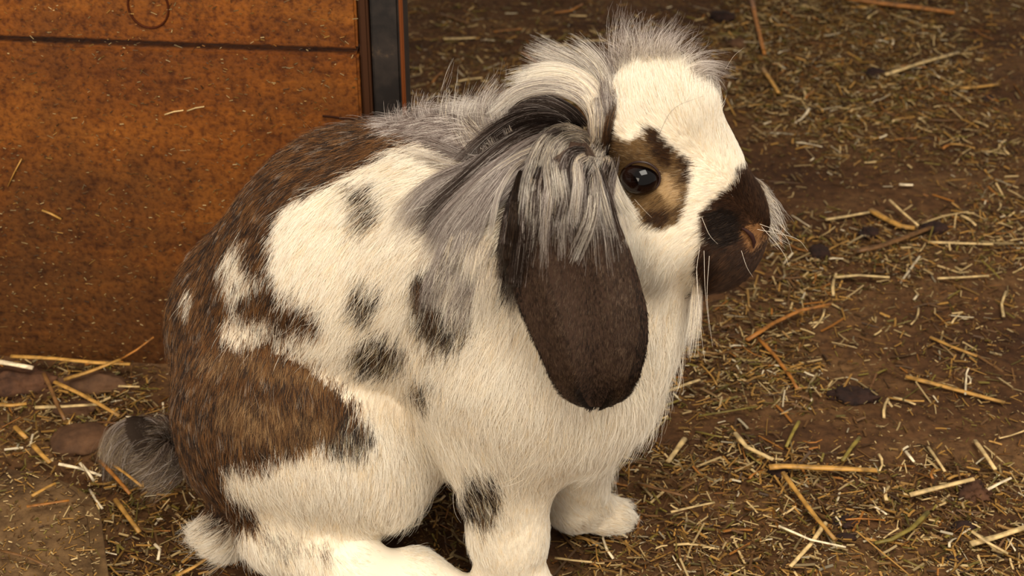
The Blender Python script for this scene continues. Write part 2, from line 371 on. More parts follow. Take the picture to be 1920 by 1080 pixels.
# densities of litter as regions of the floor (corner points lie on the ground)
REG = [  # polygon (seen from above the right side), weight
 ([(1040,1100),(1040,1000),(1130,860),(1200,840),(1400,830),(1500,860),(1620,868),(1700,880),(2300,860),(2300,1900),(700,1900)], 1.0),
 ([(1210,750),(1300,600),(1380,520),(1470,500),(1560,560),(1500,640),(1560,720),(1520,780),(1380,800)], .95),
 ([(1400,470),(1420,400),(1520,420),(1700,430),(1940,340),(1940,500),(1700,520),(1500,540)], .75),
 ([(1330,20),(1560,-10),(1700,20),(1800,60),(1840,180),(1700,210),(1500,240),(1400,230),(1340,120)], .95),
 ([(1500,230),(1860,200),(1940,280),(1900,360),(1700,300),(1540,290)], .6),
 ([(1340,-10),(1940,-10),(1940,30),(1360,40)], .5),
 ([(760,110),(1000,90),(1150,60),(1150,210),(760,230)], .4),
 ([(750,-10),(1350,-10),(1350,120),(750,120)], .22),
 ([(1560,700),(1940,740),(1940,830),(1600,820)], .22),
 ([(1540,540),(1940,520),(1940,740),(1560,700)], .30),
 ([(-40,690),(270,680),(340,860),(440,1040),(700,1900),(190,1900),(200,900),(120,850),(-40,880)], 1.0),
 ([(0,870),(190,900),(190,1100),(0,1100)], .45),
 ([(780,860),(880,900),(900,1090),(860,1080),(740,1010)], .8),
]
def density(px, py):
    d = np.full(px.shape, .12)
    for poly, w in REG: d = np.where(inpoly(px, py, poly), np.maximum(d, w), d)
    return d
def sample_floor(n, dens_pow=1.0, box=(-.66, .74, -.42, .98)):
    xs = RNG.uniform(box[0], box[1], n*6); ys = RNG.uniform(box[2], box[3], n*6)
    p = np.stack([xs, ys, np.zeros_like(xs)], 1)
    jx, jy = project(p); jx = jx + RNG.normal(0, 22, len(xs)) + (fbm(xs*30, ys*30, 3)-.45)*160; jy = jy + RNG.normal(0, 14, len(xs)) + (fbm(xs*30+9, ys*30+7, 3)-.45)*110
    d = density(jx, jy) ** dens_pow * (.35 + 1.3*np.clip(fbm(xs*22, ys*22, 3), 0, 1) ** 1.0)
    wall_side = (p - WO) @ WN < .004
    left = (xs < np.dot(WO, [1, 0, 0]) + xo + .02) & (((p - WO) @ WN > -.06) | (xs < -.35))
    ok = (RNG.random(len(xs)) < d) & ~(wall_side & left)
    p = p[ok][:n]; return p
# individually liftable stalks of middling size
protos = []
for k in PAL:
    for q in range(3):
        L_ = 1.0; bend = RNG.uniform(-.12, .12); n = 4
        pts = [(-.5 + i/(n-1), bend*math.sin(math.pi*i/(n-1)), .02*math.sin(3*i)) for i in range(n)]
        protos.append((k, straw_mesh(np.array(pts)*.02, .0013 + .0005*q, .5, 5, k)))
WORDS = {'pale': 'pale', 'gold': 'golden', 'amber': 'amber', 'brown': 'brown', 'olive': 'olive green', 'white': 'whitish'}
CLODS = [(1606,744,'flat dark clod'), (1536,480,'round dropping'), (1750,436,'lumpy dropping'), (1628,440,'ragged dark clod'), (1584,984,'wide dung patch'), (1825,925,'frayed brown clump'),
  (1382,84,'far brown clod'), (1640,142,'top dark lump'), (1850,190,'small brown clod'), (30,722,'piece of bark'), (150,826,'smooth reddish clod'), (178,726,'brown earth lump'), (100,980,'stone slab'),
  (1540,878,'thick golden stalk'), (1790,730,'long golden stalk'), (1480,600,'curved orange stalk'), (1690,12,'broad reddish stalk'), (1728,118,'pale yellow stalk'), (1660,410,'broad golden blade'), (1518,950,'long tan stalk'),
  (1870,1000,'thick edge stalk'), (1766,912,'crumpled pale stalk'), (1120,960,'far front paw'), (760,1060,'near hind foot'), (400,1010,'white tail tuft'), (290,880,'tail'), (1268,844,'short flat pale stalk'), (1720,994,'curved olive stem'),
  (1422,50,'upper orange stalk'), (1836,162,'level yellow stalk'), (1690,346,'short whitish straw'), (1880,570,'standing straw'), (1800,520,'straight pale stalk'), (1320,950,'level thin stalk'), (860,72,'level stalk by the post'), (1004,112,'reddish stalk by the nape'), (1210,60,'head tuft'),
  (1460,420,'nose'), (1788,650,'lone golden stalk'), (1310,700,'chest fur'), (1460,150,'slanting golden stalk')]
def where(px, py):
    a = min(CLODS, key=lambda q: math.hypot(q[0]-px, (q[1]-py)*1.4)); dx, dy = px-a[0], py-a[1]; d = math.hypot(dx, dy)
    n_ = 'just ' if d < 60 else ('' if d < 130 else 'well ')
    v = 'above' if dy < 0 else 'below'; h_ = 'left' if dx < 0 else 'right'
    w = v if abs(dy) > 2.2*abs(dx) else (h_ + ' of' if abs(dx) > 2.2*abs(dy) else v + '-' + h_ + ' of')
    return w + ' the ' + a[2]
AUTO = []
pts = sample_floor(900); fx_, fy_ = project(pts); pts = pts[(fx_ > -20) & (fx_ < 1940) & (fy_ > -10) & (fy_ < 1090)][:232]
for p in pts:
    k, me = protos[int(RNG.integers(len(protos)))]
    if RNG.random() < .35: k, me = protos[int(RNG.integers(0, 6))]
    o = bpy.data.objects.new('straw_stalk', me); s = RNG.uniform(.5, 1.35)
    z = float(ground_h(p[0], p[1])) + .0035
    o.location = (p[0], p[1], z); o.scale = (s, RNG.uniform(.7, 1.2), RNG.uniform(.7, 1.2))
    o.rotation_euler = (RNG.uniform(-.3, .3), RNG.normal(0, .10), RNG.normal(0, 1.1)); link(o)
    qx, qy = project(np.array(p)); r = where(float(qx), float(qy)); yw = math.degrees(o.rotation_euler.z) % 180
    tilt = 'level' if yw < 20 or yw > 160 else ('rising rightwards' if yw < 70 else ('pointing away' if yw < 110 else 'falling rightwards'))
    AUTO.append((o, float(qy)))
    tag(o, '%s %s straw %s, %s' % ('stubby' if s < .75 else ('short' if s < 1.05 else 'longish'), WORDS[k], tilt, r), 'straw', '%s straw pieces on the floor' % WORDS[k])
by = {}
for o, qy in AUTO: by.setdefault(o['label'], []).append((qy, o))
for lab, lst in by.items():
    if len(lst) > 1:
        lst.sort(key=lambda q: q[0]); nm = ['upper', 'lower'] if len(lst) == 2 else ['upper', 'middle', 'lower', 'lowest']
        for (qy, o), w_ in zip(lst, nm): o['label'] = w_ + ' ' + lab
# chaff: uncountable chopped bits
BOX8 = np.array([[0,1,5,4],[1,2,6,5],[2,3,7,6],[3,0,4,7],[3,2,1,0],[4,5,6,7]])
def chaff(name, P, lens, wid, thick, yaw, tilt, cols, zoff, parent=None, mat=None, up=None):
    n = len(P); c, s = np.cos(yaw), np.sin(yaw); ct, st = np.cos(tilt), np.sin(tilt)
    X = np.stack([c*ct, s*ct, st], 1); Yv = np.stack([-s, c, np.zeros(n)], 1); Z = np.cross(X, Yv)
    roll = RNG.normal(0, .5, n)[:, None]
    Yr = Yv*np.cos(roll) + Z*np.sin(roll); Zr = np.cross(X, Yr)
    C = P.copy(); C[:, 2] += zoff
    V = []
    bend = RNG.normal(0, .025, n)[:, None]*lens[:, None]
    small = n > 0 and lens.mean() < .0035
    for i, a in enumerate((-.5, .5) if small else (-.5, 0, .5)):
        for b1, b2 in ((-.5, -.5), (.5, -.5), (.5, .5), (-.5, .5)):
            V.append(C + X*lens[:, None]*a + Yr*(wid[:, None]*b1 + (bend if i == 1 and not small else 0)) + Zr*thick[:, None]*b2)
    V = np.stack(V, 1).reshape(-1, 3)
    f = np.array([[0,1,5,4],[1,2,6,5],[2,3,7,6],[3,0,4,7],[4,5,9,8],[5,6,10,9],[6,7,11,10],[7,4,8,11],[3,2,1,0],[8,9,10,11]])
    m_ = 8 if small else 12; f = BOX8 if small else f
    F = (f[None] + (np.arange(n)*m_)[:, None, None]).reshape(-1, 4)
    return bulk_mesh(name, V, F, mat, parent, cols=np.repeat(cols, m_, 0))
chaff_mat = attr_mat('straw_chaff', .6, .25)
def palette(n, names, probs, vlo=.44, vhi=1.06):
    base = np.array([lin(PAL[k]) for k in names]); i = RNG.choice(len(names), n, p=probs)
    return base[i] * RNG.uniform(vlo, vhi, (n, 1)) ** 1.5
P = sample_floor(68000, 1.3); n = len(P)
ln = np.exp(RNG.normal(math.log(.0040), .72, n)); wd = RNG.uniform(.0003, .0009, n)*np.clip(ln/.004, .6, 1.7)
ch = chaff('straw_chaff', P, ln, wd, wd*.35, RNG.normal(0, 1.2, n), RNG.normal(0, .22, n),
      palette(n, ['pale', 'gold', 'amber', 'brown', 'olive', 'white'], [.20, .24, .05, .37, .11, .03]), ground_h(P[:, 0], P[:, 1]) + RNG.uniform(.0004, .004, n), mat=chaff_mat)
tag(ch, 'chopped straw and hay chaff strewn over the earth floor', 'litter', kind='stuff')
P = sample_floor(48000, .5); n = len(P)
ln = np.exp(RNG.normal(math.log(.0018), .5, n)); wd = RNG.uniform(.0002, .0007, n)
ch = chaff('straw_dust', P, ln, wd, wd*.4, RNG.uniform(-3, 3, n), RNG.normal(0, .2, n),
      palette(n, ['pale', 'gold', 'brown', 'olive'], [.2, .3, .35, .15]), ground_h(P[:, 0], P[:, 1]) + .0004, mat=chaff_mat)
tag(ch, 'fine straw dust and crumbs sprinkled over the earth', 'litter', kind='stuff')
# crumbs on the slab
P = np.array([PZ(x_, y_, .020) for x_, y_ in zip(RNG.uniform(-60, 185, 700), RNG.uniform(880, 1110, 700))]); n = len(P)
ln = np.exp(RNG.normal(math.log(.0022), .7, n)); wd = RNG.uniform(.0003, .0009, n)
ch = chaff('straw_crumbs', P, ln, wd, wd*.4, RNG.uniform(-3, 3, n), RNG.normal(0, .1, n), palette(n, ['pale', 'gold', 'brown', 'olive'], [.3, .3, .3, .1], .5, 1.0), np.full(n, .0012), mat=chaff_mat)
tag(ch, 'straw crumbs scattered on top of the stone slab', 'litter', kind='stuff')
# bits stuck on the boards
n = 4200
wx = RNG.uniform(-.15, xe, n); wz = RNG.uniform(.0, zs + .1, n) ** 1.0
P = np.stack([wx, np.full(n, -.0005), wz], 1); ln = np.exp(RNG.normal(math.log(.0016), .55, n)); wd = RNG.uniform(.0002, .0006, n)
yaw = RNG.normal(0, .5, n)
ch = chaff('stuck_chaff', P, ln, wd*.5, wd, np.zeros(n), yaw, palette(n, ['pale', 'gold', 'brown', 'amber'], [.25, .3, .35, .10], .35, .9), np.zeros(n), parent=wall, mat=chaff_mat)
ch['kind'] = 'stuff'
for q, (a, b1, w, k, lab) in enumerate([((42,296),(16,348),5,'gold','thin golden straw stuck upright on the lower board'), ((80,392),(116,409),7,'gold','short golden straw stuck on the lower board'),
        ((310,213),(345,205),5,'pale','thin pale straw lying on the lower board below the seam'), ((352,206),(384,198),5,'pale','pale splinter right of the thin pale straw on the board')]):
    A = np.array(wpt(*a, .0014)); B = np.array(wpt(*b1, .0014)); R = np.array([[math.cos(WA), -math.sin(WA), 0], [math.sin(WA), math.cos(WA), 0], [0, 0, 1]])
    A = R@A + WO; B = R@B + WO; c = (A+B)/2
    me = straw_mesh(np.array([A, c+[0, 0, .0006], B])-c, w*mpp(c), .5, 6, k); o = bpy.data.objects.new('straw_stalk', me); o.location = c; link(o)
    tag(o, lab, 'straw')

# ---------------------------------------------------------------- clods, droppings, stones
def rock(name, px, py, wpx, hpx, label, cat, mat, z=0.0, seed=0, flat=.6, rough=.25, sub=4, freq=3.0, yaw=0):
    bm = bmesh.new(); bmesh.ops.create_icosphere(bm, subdivisions=sub, radius=1)
    rg = np.random.default_rng(seed); off = rg.random(3)*50
    c = PZ(px, py, z); s = mpp(c); rx = wpx/2*s; 
    rz = rx*flat; ry = max(hpx/2*s, 0.002)
    for v in bm.verts:
        a = fbm(np.array([v.co.x*freq/2+off[0]+v.co.z]), np.array([v.co.y*freq/2+off[1]-v.co.z*.7]), 4)[0]-.47
        b2 = fbm(np.array([v.co.x*freq*2+off[1]]), np.array([v.co.z*freq*2+off[2]+v.co.y*3]), 3)[0]-.44
        k = 1 + rough*(a*2+b2*.8); x, y, zz = v.co
        zz = zz if zz > -.4 else -.4
        v.co = Vector((x*rx*k, y*ry*k, zz*rz*k))
    me = bpy.data.meshes.new(name); bm.to_mesh(me); bm.free(); me.polygons.foreach_set('use_smooth', [True]*len(me.polygons)); me.materials.append(mat)
    o = bpy.data.objects.new(name, me); o.location = (c[0], c[1], float(ground_h(c[0], c[1])) + z + .25*rz); o.rotation_euler = (0, 0, yaw); link(o)
    return tag(o, label, cat)
dark = earth_mat('dark_dung', (22, 12, 9), (54, 32, 22), 120)
brown = earth_mat('brown_clod', (60, 40, 25), (98, 68, 44), 50)
slabm = earth_mat('dusty_slab', (72, 52, 30), (120, 92, 58), 70, .9, .9)
barkm = earth_mat('rough_bark', (42, 24, 14), (92, 60, 38), 60)
rock('clod', 1606, 744, 92, 52, 'flat dark brown clod lying alone on bare earth right of the chest', 'clod', dark, seed=1, flat=.35, rough=.7, freq=4)
rock('clod', 1536, 480, 46, 38, 'round dark dropping right of the chin', 'dropping', dark, seed=2, flat=.8)
rock('clod', 1750, 436, 52, 30, 'dark lumpy dropping at the end of the brown stem', 'dropping', dark, seed=3, flat=.6)
rock('clod', 1628, 440, 34, 32, 'small dark ragged clod between nose and brown stem', 'dropping', dark, seed=4, flat=.7, rough=.8)
rock('clod', 1458, 892, 40, 34, 'dark dropping under the pale end of the thick golden stalk', 'dropping', dark, seed=5, flat=.7)
rock('clod', 1584, 984, 58, 40, 'wide dark patch of dung in the bottom right litter', 'clod', dark, seed=6, flat=.3, rough=.6)
rock('clod', 1586, 1014, 40, 20, 'small black clod at the foot of the long tan stalk', 'clod', dark, seed=7, flat=.5)
rock('clod', 1806, 992, 44, 30, 'dark clod beside the thick stalk at the right edge', 'clod', dark, seed=8, flat=.5)
rock('clod', 1788, 1056, 34, 30, 'dark clod at the bottom edge on the right', 'clod', dark, seed=9, flat=.5)
rock('clod', 1825, 925, 56, 62, 'frayed brown clump of fibres in the lower right litter', 'clod', barkm, seed=10, flat=.5, rough=1.0, freq=6)
rock('clod', 1382, 84, 40, 30, 'brown clod on the far floor right of the head', 'clod', brown, seed=11, flat=.6)
rock('clod', 1356, 34, 50, 40, 'dark lump near the top behind the head tuft', 'clod', dark, seed=12, flat=.5)
rock('clod', 1640, 142, 40, 30, 'dark lump in the top right litter', 'clod', dark, seed=14, flat=.5)
rock('clod', 1850, 190, 30, 24, 'small brown clod near the right edge above', 'clod', dark, seed=15, flat=.5)
rock('bark_piece', 30, 722, 150, 66, 'dark ridged piece of bark at the left edge below the boards', 'bark', barkm, seed=16, flat=.38, rough=.5, freq=5, yaw=.15)
rock('stone', 150, 826, 112, 96, 'smooth reddish brown clod of earth between slab and tail', 'stone', brown, seed=17, flat=.36, rough=.25, yaw=.3)
rock('stone', 178, 726, 130, 52, 'brown lump of earth below the boards under crossed stalks', 'stone', brown, seed=18, flat=.4, rough=.35)
rock('stone', 140, 770, 80, 40, 'small dark brown lump under the tan sloping stalk', 'stone', brown, seed=19, flat=.4, rough=.4)
# flat slab lower left with a rounded corner
def slab():
    out = [(-160,1200),(-160,862),(-60,852),(20,862),(80,872),(130,888),(168,915),(186,950),(192,1000),(200,1060),(205,1200)]
    top = [PZ(x, y, .020) for x, y in out]; c = np.mean(top, 0)
    bm = bmesh.new(); vs = [bm.verts.new(tuple(p - c)) for p in top]; f = bm.faces.new(vs)
    if f.normal.z < 0: f.normal_flip()
    r = bmesh.ops.extrude_face_region(bm, geom=[f]); 
    for v in [g for g in r['geom'] if isinstance(g, bmesh.types.BMVert)]: v.co.z -= .035
    bmesh.ops.recalc_face_normals(bm, faces=bm.faces)
    bmesh.ops.bevel(bm, geom=[e for e in bm.edges if abs(e.verts[0].co.z-e.verts[1].co.z) < 1e-5 and e.verts[0].co.z > -.01], offset=.008, segments=4, affect='EDGES')
    bmesh.ops.triangulate(bm, faces=[f for f in bm.faces if len(f.verts) > 4])
    bmesh.ops.subdivide_edges(bm, edges=bm.edges[:], cuts=3, use_grid_fill=True)
    for v in bm.verts:
        v.co.z += (fbm(np.array([v.co.x*30+9]), np.array([v.co.y*30+3]), 3)[0]-.45)*.004
    me = bpy.data.meshes.new('stone_slab'); bm.to_mesh(me); bm.free(); me.materials.append(slabm); me.polygons.foreach_set('use_smooth', [True]*len(me.polygons))
    o = bpy.data.objects.new('stone_slab', me); o.location = c; link(o)
    tag(o, 'flat dusty tan stone slab with a rounded corner at the lower left', 'stone')
slab()
# ================================================================ RABBIT
prims = []   # rounded cones: (a, ra, b, rb)
def rp(p, rpx): return rpx * mpp(p)
def cone(a, ra, b, rb, k=.016, sy=1.0):
    prims.append((np.array(a), rp(a, ra), np.array(b), rp(b, rb), k, sy))
def ball(a, ra, k=.016, sy=1.0): cone(a, ra, np.array(a) + 1e-4, ra, k, sy)
# trunk
cone(PY(545, 615, .055), 228, PY(690, 490, .045), 232, .03)
cone(PY(690, 490, .045), 232, PY(900, 440, .015), 205, .03)
cone(PY(900, 440, .015), 205, PY(985, 600, .0), 218, .03)
ball(PY(1020, 650, -.002), 215, .03)
# hip and thigh on the near side, plus the far one
ball(PY(545, 760, .012), 218, .012)
ball(PY(640, 825, -.002), 160, .014)
ball(PY(470, 830, .03), 125, .02)
ball(PY(695, 878, -.004), 112, .014)
ball(PY(570, 915, .008), 118, .016)
ball(PY(560, 700, .085), 190, .02)
# hocks and hind feet
cone(PZ(520, 1015, .045), 50, PZ(640, 1080, .028), 52, .03)
cone(PZ(690, 1096, .020), 62, PZ(780, 1094, .017), 56, .016)
cone(PZ(775, 1082, .016), 50, PZ(880, 1118, .011), 36, .010)
cone(PZ(430, 1000, .02), 40, PZ(412, 985, .03), 36, .015)
# chest down to belly
cone(PY(1000, 720, .0), 172, PY(895, 720, .025), 158, .03)
# near front leg
cone(PY(950, 800, -.022), 110, PZ(955, 1000, .050), 66, .016)
cone(PZ(955, 1000, .050), 66, PZ(958, 1085, .020), 62, .010)
cone(PZ(958, 1085, .018), 58, PZ(1000, 1118, .012), 46, .010)
# far front leg
cone(PY(1060, 800, .022), 90, PZ(1078, 935, .030), 56, .014)
cone(PZ(1078, 945, .022), 48, PZ(1142, 966, .011), 34, .010)
for ty, tx in ((952, 1162), (968, 1172), (982, 1160)): cone(PZ(tx-34, ty-4, .012), 20, PZ(tx, ty, .0075), 15, .004)
# neck and head
cone(PY(985, 420, .0), 178, PY(1170, 400, -.004), 135, .02)
ball(PY(1222, 222, -.006), 110, .015)
cone(PY(1235, 240, -.006), 110, PY(1295, 335, -.010), 92, .014)
ball(PY(1215, 400, -.010), 118, .018)
cone(PY(1295, 335, -.012), 92, PY(1352, 425, -.014), 73, .014)
ball(PY(1364, 398, -.012), 70, .010)
ball(PY(1356, 452, -.016), 72, .010)
ball(PY(1340, 484, -.012), 56, .012)
ball(PY(1180, 560, -.004), 98, .025)

def sdf(p):
    d = None
    for a, ra, b, rb, k, sy in prims:
        ab = b - a; L2 = ab @ ab
        t = np.clip(((p - a) @ ab) / L2, 0, 1)
        q = p - (a + t[:, None]*ab)
        e = np.sqrt((q**2).sum(1)) - (ra + (rb-ra)*t)
        if d is None: d = e
        else:
            h = np.clip(.5 + .5*(d - e)/k, 0, 1)
            d = d*(1-h) + e*h - k*h*(1-h)
    return d
def grad(p, e=2e-4):
    g = np.stack([sdf(p + np.eye(3)[i]*e) - sdf(p - np.eye(3)[i]*e) for i in range(3)], 1)
    return g / (np.linalg.norm(g, axis=1, keepdims=True) + 1e-12)
# base topology: voxel remesh of the hard union, then pushed on to the smooth iso-surface
bm = bmesh.new()
for a, ra, b, rb, k, sy in prims:
    L_ = np.linalg.norm(b-a); n = max(1, int(L_/(min(ra, rb)*.35)))
    for i in range(n+1):
        t = i/n; c = a*(1-t)+b*t; r = ra + (rb-ra)*t
        g = bmesh.ops.create_icosphere(bm, subdivisions=3, radius=r)
        bmesh.ops.translate(bm, verts=g['verts'], vec=c)
tmp = bpy.data.meshes.new('tmp'); bm.to_mesh(tmp); bm.free()
to = bpy.data.objects.new('tmp', tmp); COL.objects.link(to)
md = to.modifiers.new('r', 'REMESH'); md.mode = 'VOXEL'; md.voxel_size = .0030
dg = bpy.context.evaluated_depsgraph_get(); me = bpy.data.meshes.new_from_object(to.evaluated_get(dg))
bpy.data.objects.remove(to); bpy.data.meshes.remove(tmp)
V = np.zeros(len(me.vertices)*3, np.float32); me.vertices.foreach_get('co', V); V = V.reshape(-1, 3).astype(float)
ed = np.zeros(len(me.edges)*2, np.int32); me.edges.foreach_get('vertices', ed); ed = ed.reshape(-1, 2)
for it in range(6):
    S = np.zeros_like(V); Cn = np.zeros(len(V))
    np.add.at(S, ed[:, 0], V[ed[:, 1]]); np.add.at(S, ed[:, 1], V[ed[:, 0]]); np.add.at(Cn, ed.ravel(), 1)
    V = V*.5 + .5*S/np.maximum(Cn, 1)[:, None]
    for _ in range(2): V = V - grad(V)*sdf(V)[:, None]
V[:, 2] = np.maximum(V[:, 2], .0008)
me.vertices.foreach_set('co', V.astype(np.float32).ravel()); me.update()
me.calc_loop_triangles()
TRI = np.zeros(len(me.loop_triangles)*3, np.int32); me.loop_triangles.foreach_get('vertices', TRI); TRI = TRI.reshape(-1, 3)
BV = BVHTree.FromPolygons([tuple(v) for v in V], [tuple(t) for t in TRI.tolist()])
NV = grad(V)

# ---------------- coat pattern (places given where they show on the near flank; the far flank mirrors them)
M_BACK = [(1010,120),(930,190),(880,225),(850,245),(800,262),(736,278),(694,306),(643,333),(592,366),(537,384),(512,416),(506,446),(503,480),(502,511),(514,553),(545,572),(575,590),(592,606),(596,640),(572,646),(545,628),(505,640),(520,662),(556,676),(618,724),(662,769),(693,813),(689,849),(644,853),(600,844),(564,862),(511,871),(476,893),(431,884),(409,902),(431,947),(467,969),(484,991),(467,1009),(436,1009),(387,987),(351,951),(333,911),(314,849),(304,778),(297,689),(286,660),(200,500),(300,200),(700,60)]
WHITES = [
 [(444,446),(415,484),(400,522),(415,540),(428,590),(436,570),(450,556),(470,545),(500,540),(486,524),(463,520),(450,500),(448,470)],
 [(420,600),(410,632),(430,652),(465,656),(495,642),(524,628),(512,608),(473,605),(443,600),(430,590)],
 [(344,548),(362,556),(356,592),(344,596)],
]
SPOTS = [
 [(659,352),(694,350),(704,378),(700,417),(684,438),(663,428),(670,405),(657,385)],
 [(640,346),(654,350),(648,368),(636,372)],
 [(661,533),(690,545),(706,580),(696,607),(670,613),(651,590),(649,557)],
 [(668,648),(711,636),(742,662),(752,694),(728,714),(700,720),(664,704),(654,676)],
 [(751,738),(782,722),(794,756),(778,772),(754,758)],
 [(768,530),(786,500),(800,560),(812,596),(850,586),(876,610),(873,648),(840,662),(800,655),(776,628),(770,580)],
 [(862,908),(884,898),(922,916),(938,950),(924,988),(898,1002),(876,978),(852,950)],
 [(600,1040),(616,1030),(622,1046),(608,1056)],
]
EYEP = [(1194,263),(1211,236),(1227,240),(1245,260),(1268,281),(1287,295),(1294,323),(1290,358),(1284,392),(1271,420),(1236,432),(1208,424),(1190,400),(1182,378),(1160,352),(1150,338),(1138,316),(1140,270),(1150,254),(1174,266)]
EYED = [[(1206,242),(1228,240),(1262,278),(1258,312),(1236,308),(1222,284)], [(1266,280),(1292,298),(1296,345),(1280,340)], [(1205,398),(1250,392),(1262,410),(1236,430),(1208,420)], [(1128,214),(1146,218),(1150,262),(1140,310),(1130,270)]]
MUZ = [(1376,322),(1400,306),(1430,320),(1470,369),(1480,397),(1470,456),(1450,500),(1400,560),(1349,580),(1317,580),(1298,545),(1303,499),(1316,460),(1307,420),(1312,399),(1338,372),(1366,354),(1377,336)]
NOSET = [(1387,434),(1398,422),(1422,420),(1432,434),(1424,456),(1411,474),(1400,466),(1392,448)]
MUZD = [(1318,404),(1350,386),(1384,400),(1384,450),(1350,466),(1322,456)]
GREY = [(690,215),(860,180),(1000,110),(1140,170),(1120,290),(1010,300),(950,330),(910,400),(850,440),(780,440),(830,390),(880,330),(830,290),(770,262),(700,250)]
NAPEW = [(840,226),(880,186),(960,160),(950,200),(900,232),(860,244)]
DARKG = [(952,320),(990,310),(985,420),(975,530),(948,560),(930,520),(940,430)]
# kinds: 0 white 1 agouti 2 eye-tan 3 eye/muzzle dark 4 grey 5 near black 6 light grey 7 nose tan 8 thigh-agouti (lighter)
def coat_kind(x, y, wy=None):
    k = np.zeros(x.shape, int)
    k[inpoly(x, y, GREY)] = 4
    k[inpoly(x, y, M_BACK)] = 1
    k[(k == 1) & inpoly(x, y, GREY)] = 4
    k[inpoly(x, y, NAPEW)] = 6
    for w in WHITES: k[inpoly(x, y, w)] = 18
    for s in SPOTS: k[inpoly(x, y, s)] = 16
    k[inpoly(x, y, [(492,1002),(560,1016),(606,1040),(560,1054),(500,1040)])] = 19
    k[inpoly(x, y, [(640,800),(694,812),(700,850),(650,866),(610,850)])] = 16
    band = inpoly(x, y, [(360,680),(440,668),(560,690),(640,745),(600,748),(500,712),(400,706)]) & (k == 1); k[band] = 8
    band = inpoly(x, y, [(420,740),(560,770),(690,820),(690,850),(560,850),(430,830),(400,780)]) & (k == 1); k[band] = 8
    k[inpoly(x, y, DARKG)] = 5
    k[inpoly(x, y, EYEP)] = 2
    for s in EYED: k[inpoly(x, y, s)] = 3
    k[inpoly(x, y, [(1242,318),(1262,330),(1274,360),(1266,392),(1244,386),(1236,352)])] = 14
    k[inpoly(x, y, [(1196,364),(1236,368),(1262,384),(1250,394),(1214,386)])] = 2
    k[inpoly(x, y, MUZ)] = 9
    k[inpoly(x, y, MUZD)] = 5
    k[inpoly(x, y, NOSET)] = 7
    return k
#            root              mid              tip
PALS = {
 0: [((238,218,188), (247,235,213), (252,244,229), .86), ((222,194,152), (236,214,176), (246,228,198), .11), ((176,154,128), (200,180,154), (226,208,184), .03)],
 16: [((43,34,29), (37,29,24), (25,19,17), .52), ((77,60,43), (108,82,55), (82,60,39), .26), ((129,113,98), (163,147,129), (222,206,158), .13), ((236,214,158), (246,232,208), (252,242,224), .09)],
 18: [((236,214,184), (240,224,200), (250,240,222), .62), ((120,96,74), (150,124,96), (170,146,118), .2), ((50,40,34), (60,44,34), (40,30,24), .18)],
 19: [((236,214,184), (246,232,208), (252,242,224), .7), ((90,76,64), (110,94,80), (130,114,98), .3)],
 1: [((36,26,20), (42,29,20), (22,16,12), .46), ((50,34,22), (112,70,32), (54,34,18), .32), ((48,34,24), (98,64,34), (146,100,54), .17), ((70,56,46), (116,98,82), (170,152,134), .05)],
 2: [((67,50,33), (115,87,53), (94,67,38), .55), ((50,36,25), (72,52,31), (42,29,18), .3), ((84,67,48), (141,115,80), (156,132,99), .15)],
 3: [((35,22,14), (51,33,19), (27,17,11), .8), ((48,32,19), (88,60,33), (56,38,22), .2)],
 4: [((112,98,92), (136,121,114), (160,146,138), .35), ((56,43,38), (76,61,54), (96,80,72), .38), ((170,158,148), (205,194,184), (226,216,204), .27)],
 13: [((240,226,204), (206,194,182), (132,118,110), .7), ((200,186,172), (150,136,126), (96,82,74), .3)],
 14: [((130,100,66), (186,156,114), (206,178,138), .7), ((90,66,44), (138,106,66), (160,128,86), .3)],
 5: [((17,11,8), (24,15,10), (28,19,13), .85), ((32,22,17), (48,35,25), (64,48,35), .15)],
 6: [((150,138,128), (192,180,170), (226,216,204), .7), ((88,74,68), (118,104,97), (148,134,126), .3)],
 7: [((110,74,44), (146,104,66), (160,120,80), .7), ((70,44,26), (90,58,34), (80,52,30), .3)],
 8: [((56,40,28), (120,84,48), (80,54,32), .44), ((40,29,22), (58,40,28), (34,24,17), .32), ((70,52,36), (142,106,66), (172,134,88), .24)],
 9: [((34,22,15), (49,32,22), (42,28,18), .6), ((42,27,18), (78,52,34), (62,42,27), .3), ((28,18,13), (37,23,15), (22,14,10), .1)],
 15: [((28,21,17), (44,33,26), (39,28,22), .6), ((37,28,22), (66,52,44), (56,44,37), .4)],
 10: [((32,24,18), (53,39,30), (43,31,24), .5), ((39,30,24), (89,70,53), (61,46,36), .32), ((32,24,18), (72,55,43), (115,94,75), .18)],
 11: [((18,13,11), (26,19,16), (22,16,13), 1.0)],
 12: [((60,48,38), (84,68,54), (150,128,98), .5), ((100,84,68), (140,122,98), (178,158,128), .5)],
}
def strand_cols(kind, npt, rng, grp=None):
    n = len(kind); out = np.zeros((n, npt, 3)); t = np.linspace(0, 1, npt)[None, :, None]
    for k, rows in PALS.items():
        idx = np.where(kind == k)[0]
        if not len(idx): continue
        pr = np.array([r[3] for r in rows]); ch_ = rng.choice(len(rows), len(idx), p=pr/pr.sum())
        if grp is not None:
            cu_ = np.cumsum(pr/pr.sum()); g_ = np.minimum(np.searchsorted(cu_, grp[idx]), len(rows)-1); ch_ = np.where(rng.random(len(idx)) < .65, g_, ch_)
        A = np.array([lin(r[0]) for r in rows])[ch_][:, None]; B = np.array([lin(r[1]) for r in rows])[ch_][:, None]; C = np.array([lin(r[2]) for r in rows])[ch_][:, None]
        c = np.where(t < .5, A + (B-A)*t*2, B + (C-B)*(t-.5)*2)
        out[idx] = c * rng.uniform(.75 if k else .88, 1.18 if k else 1.03, (len(idx), 1, 1))
    return np.clip(out, 0, .93)
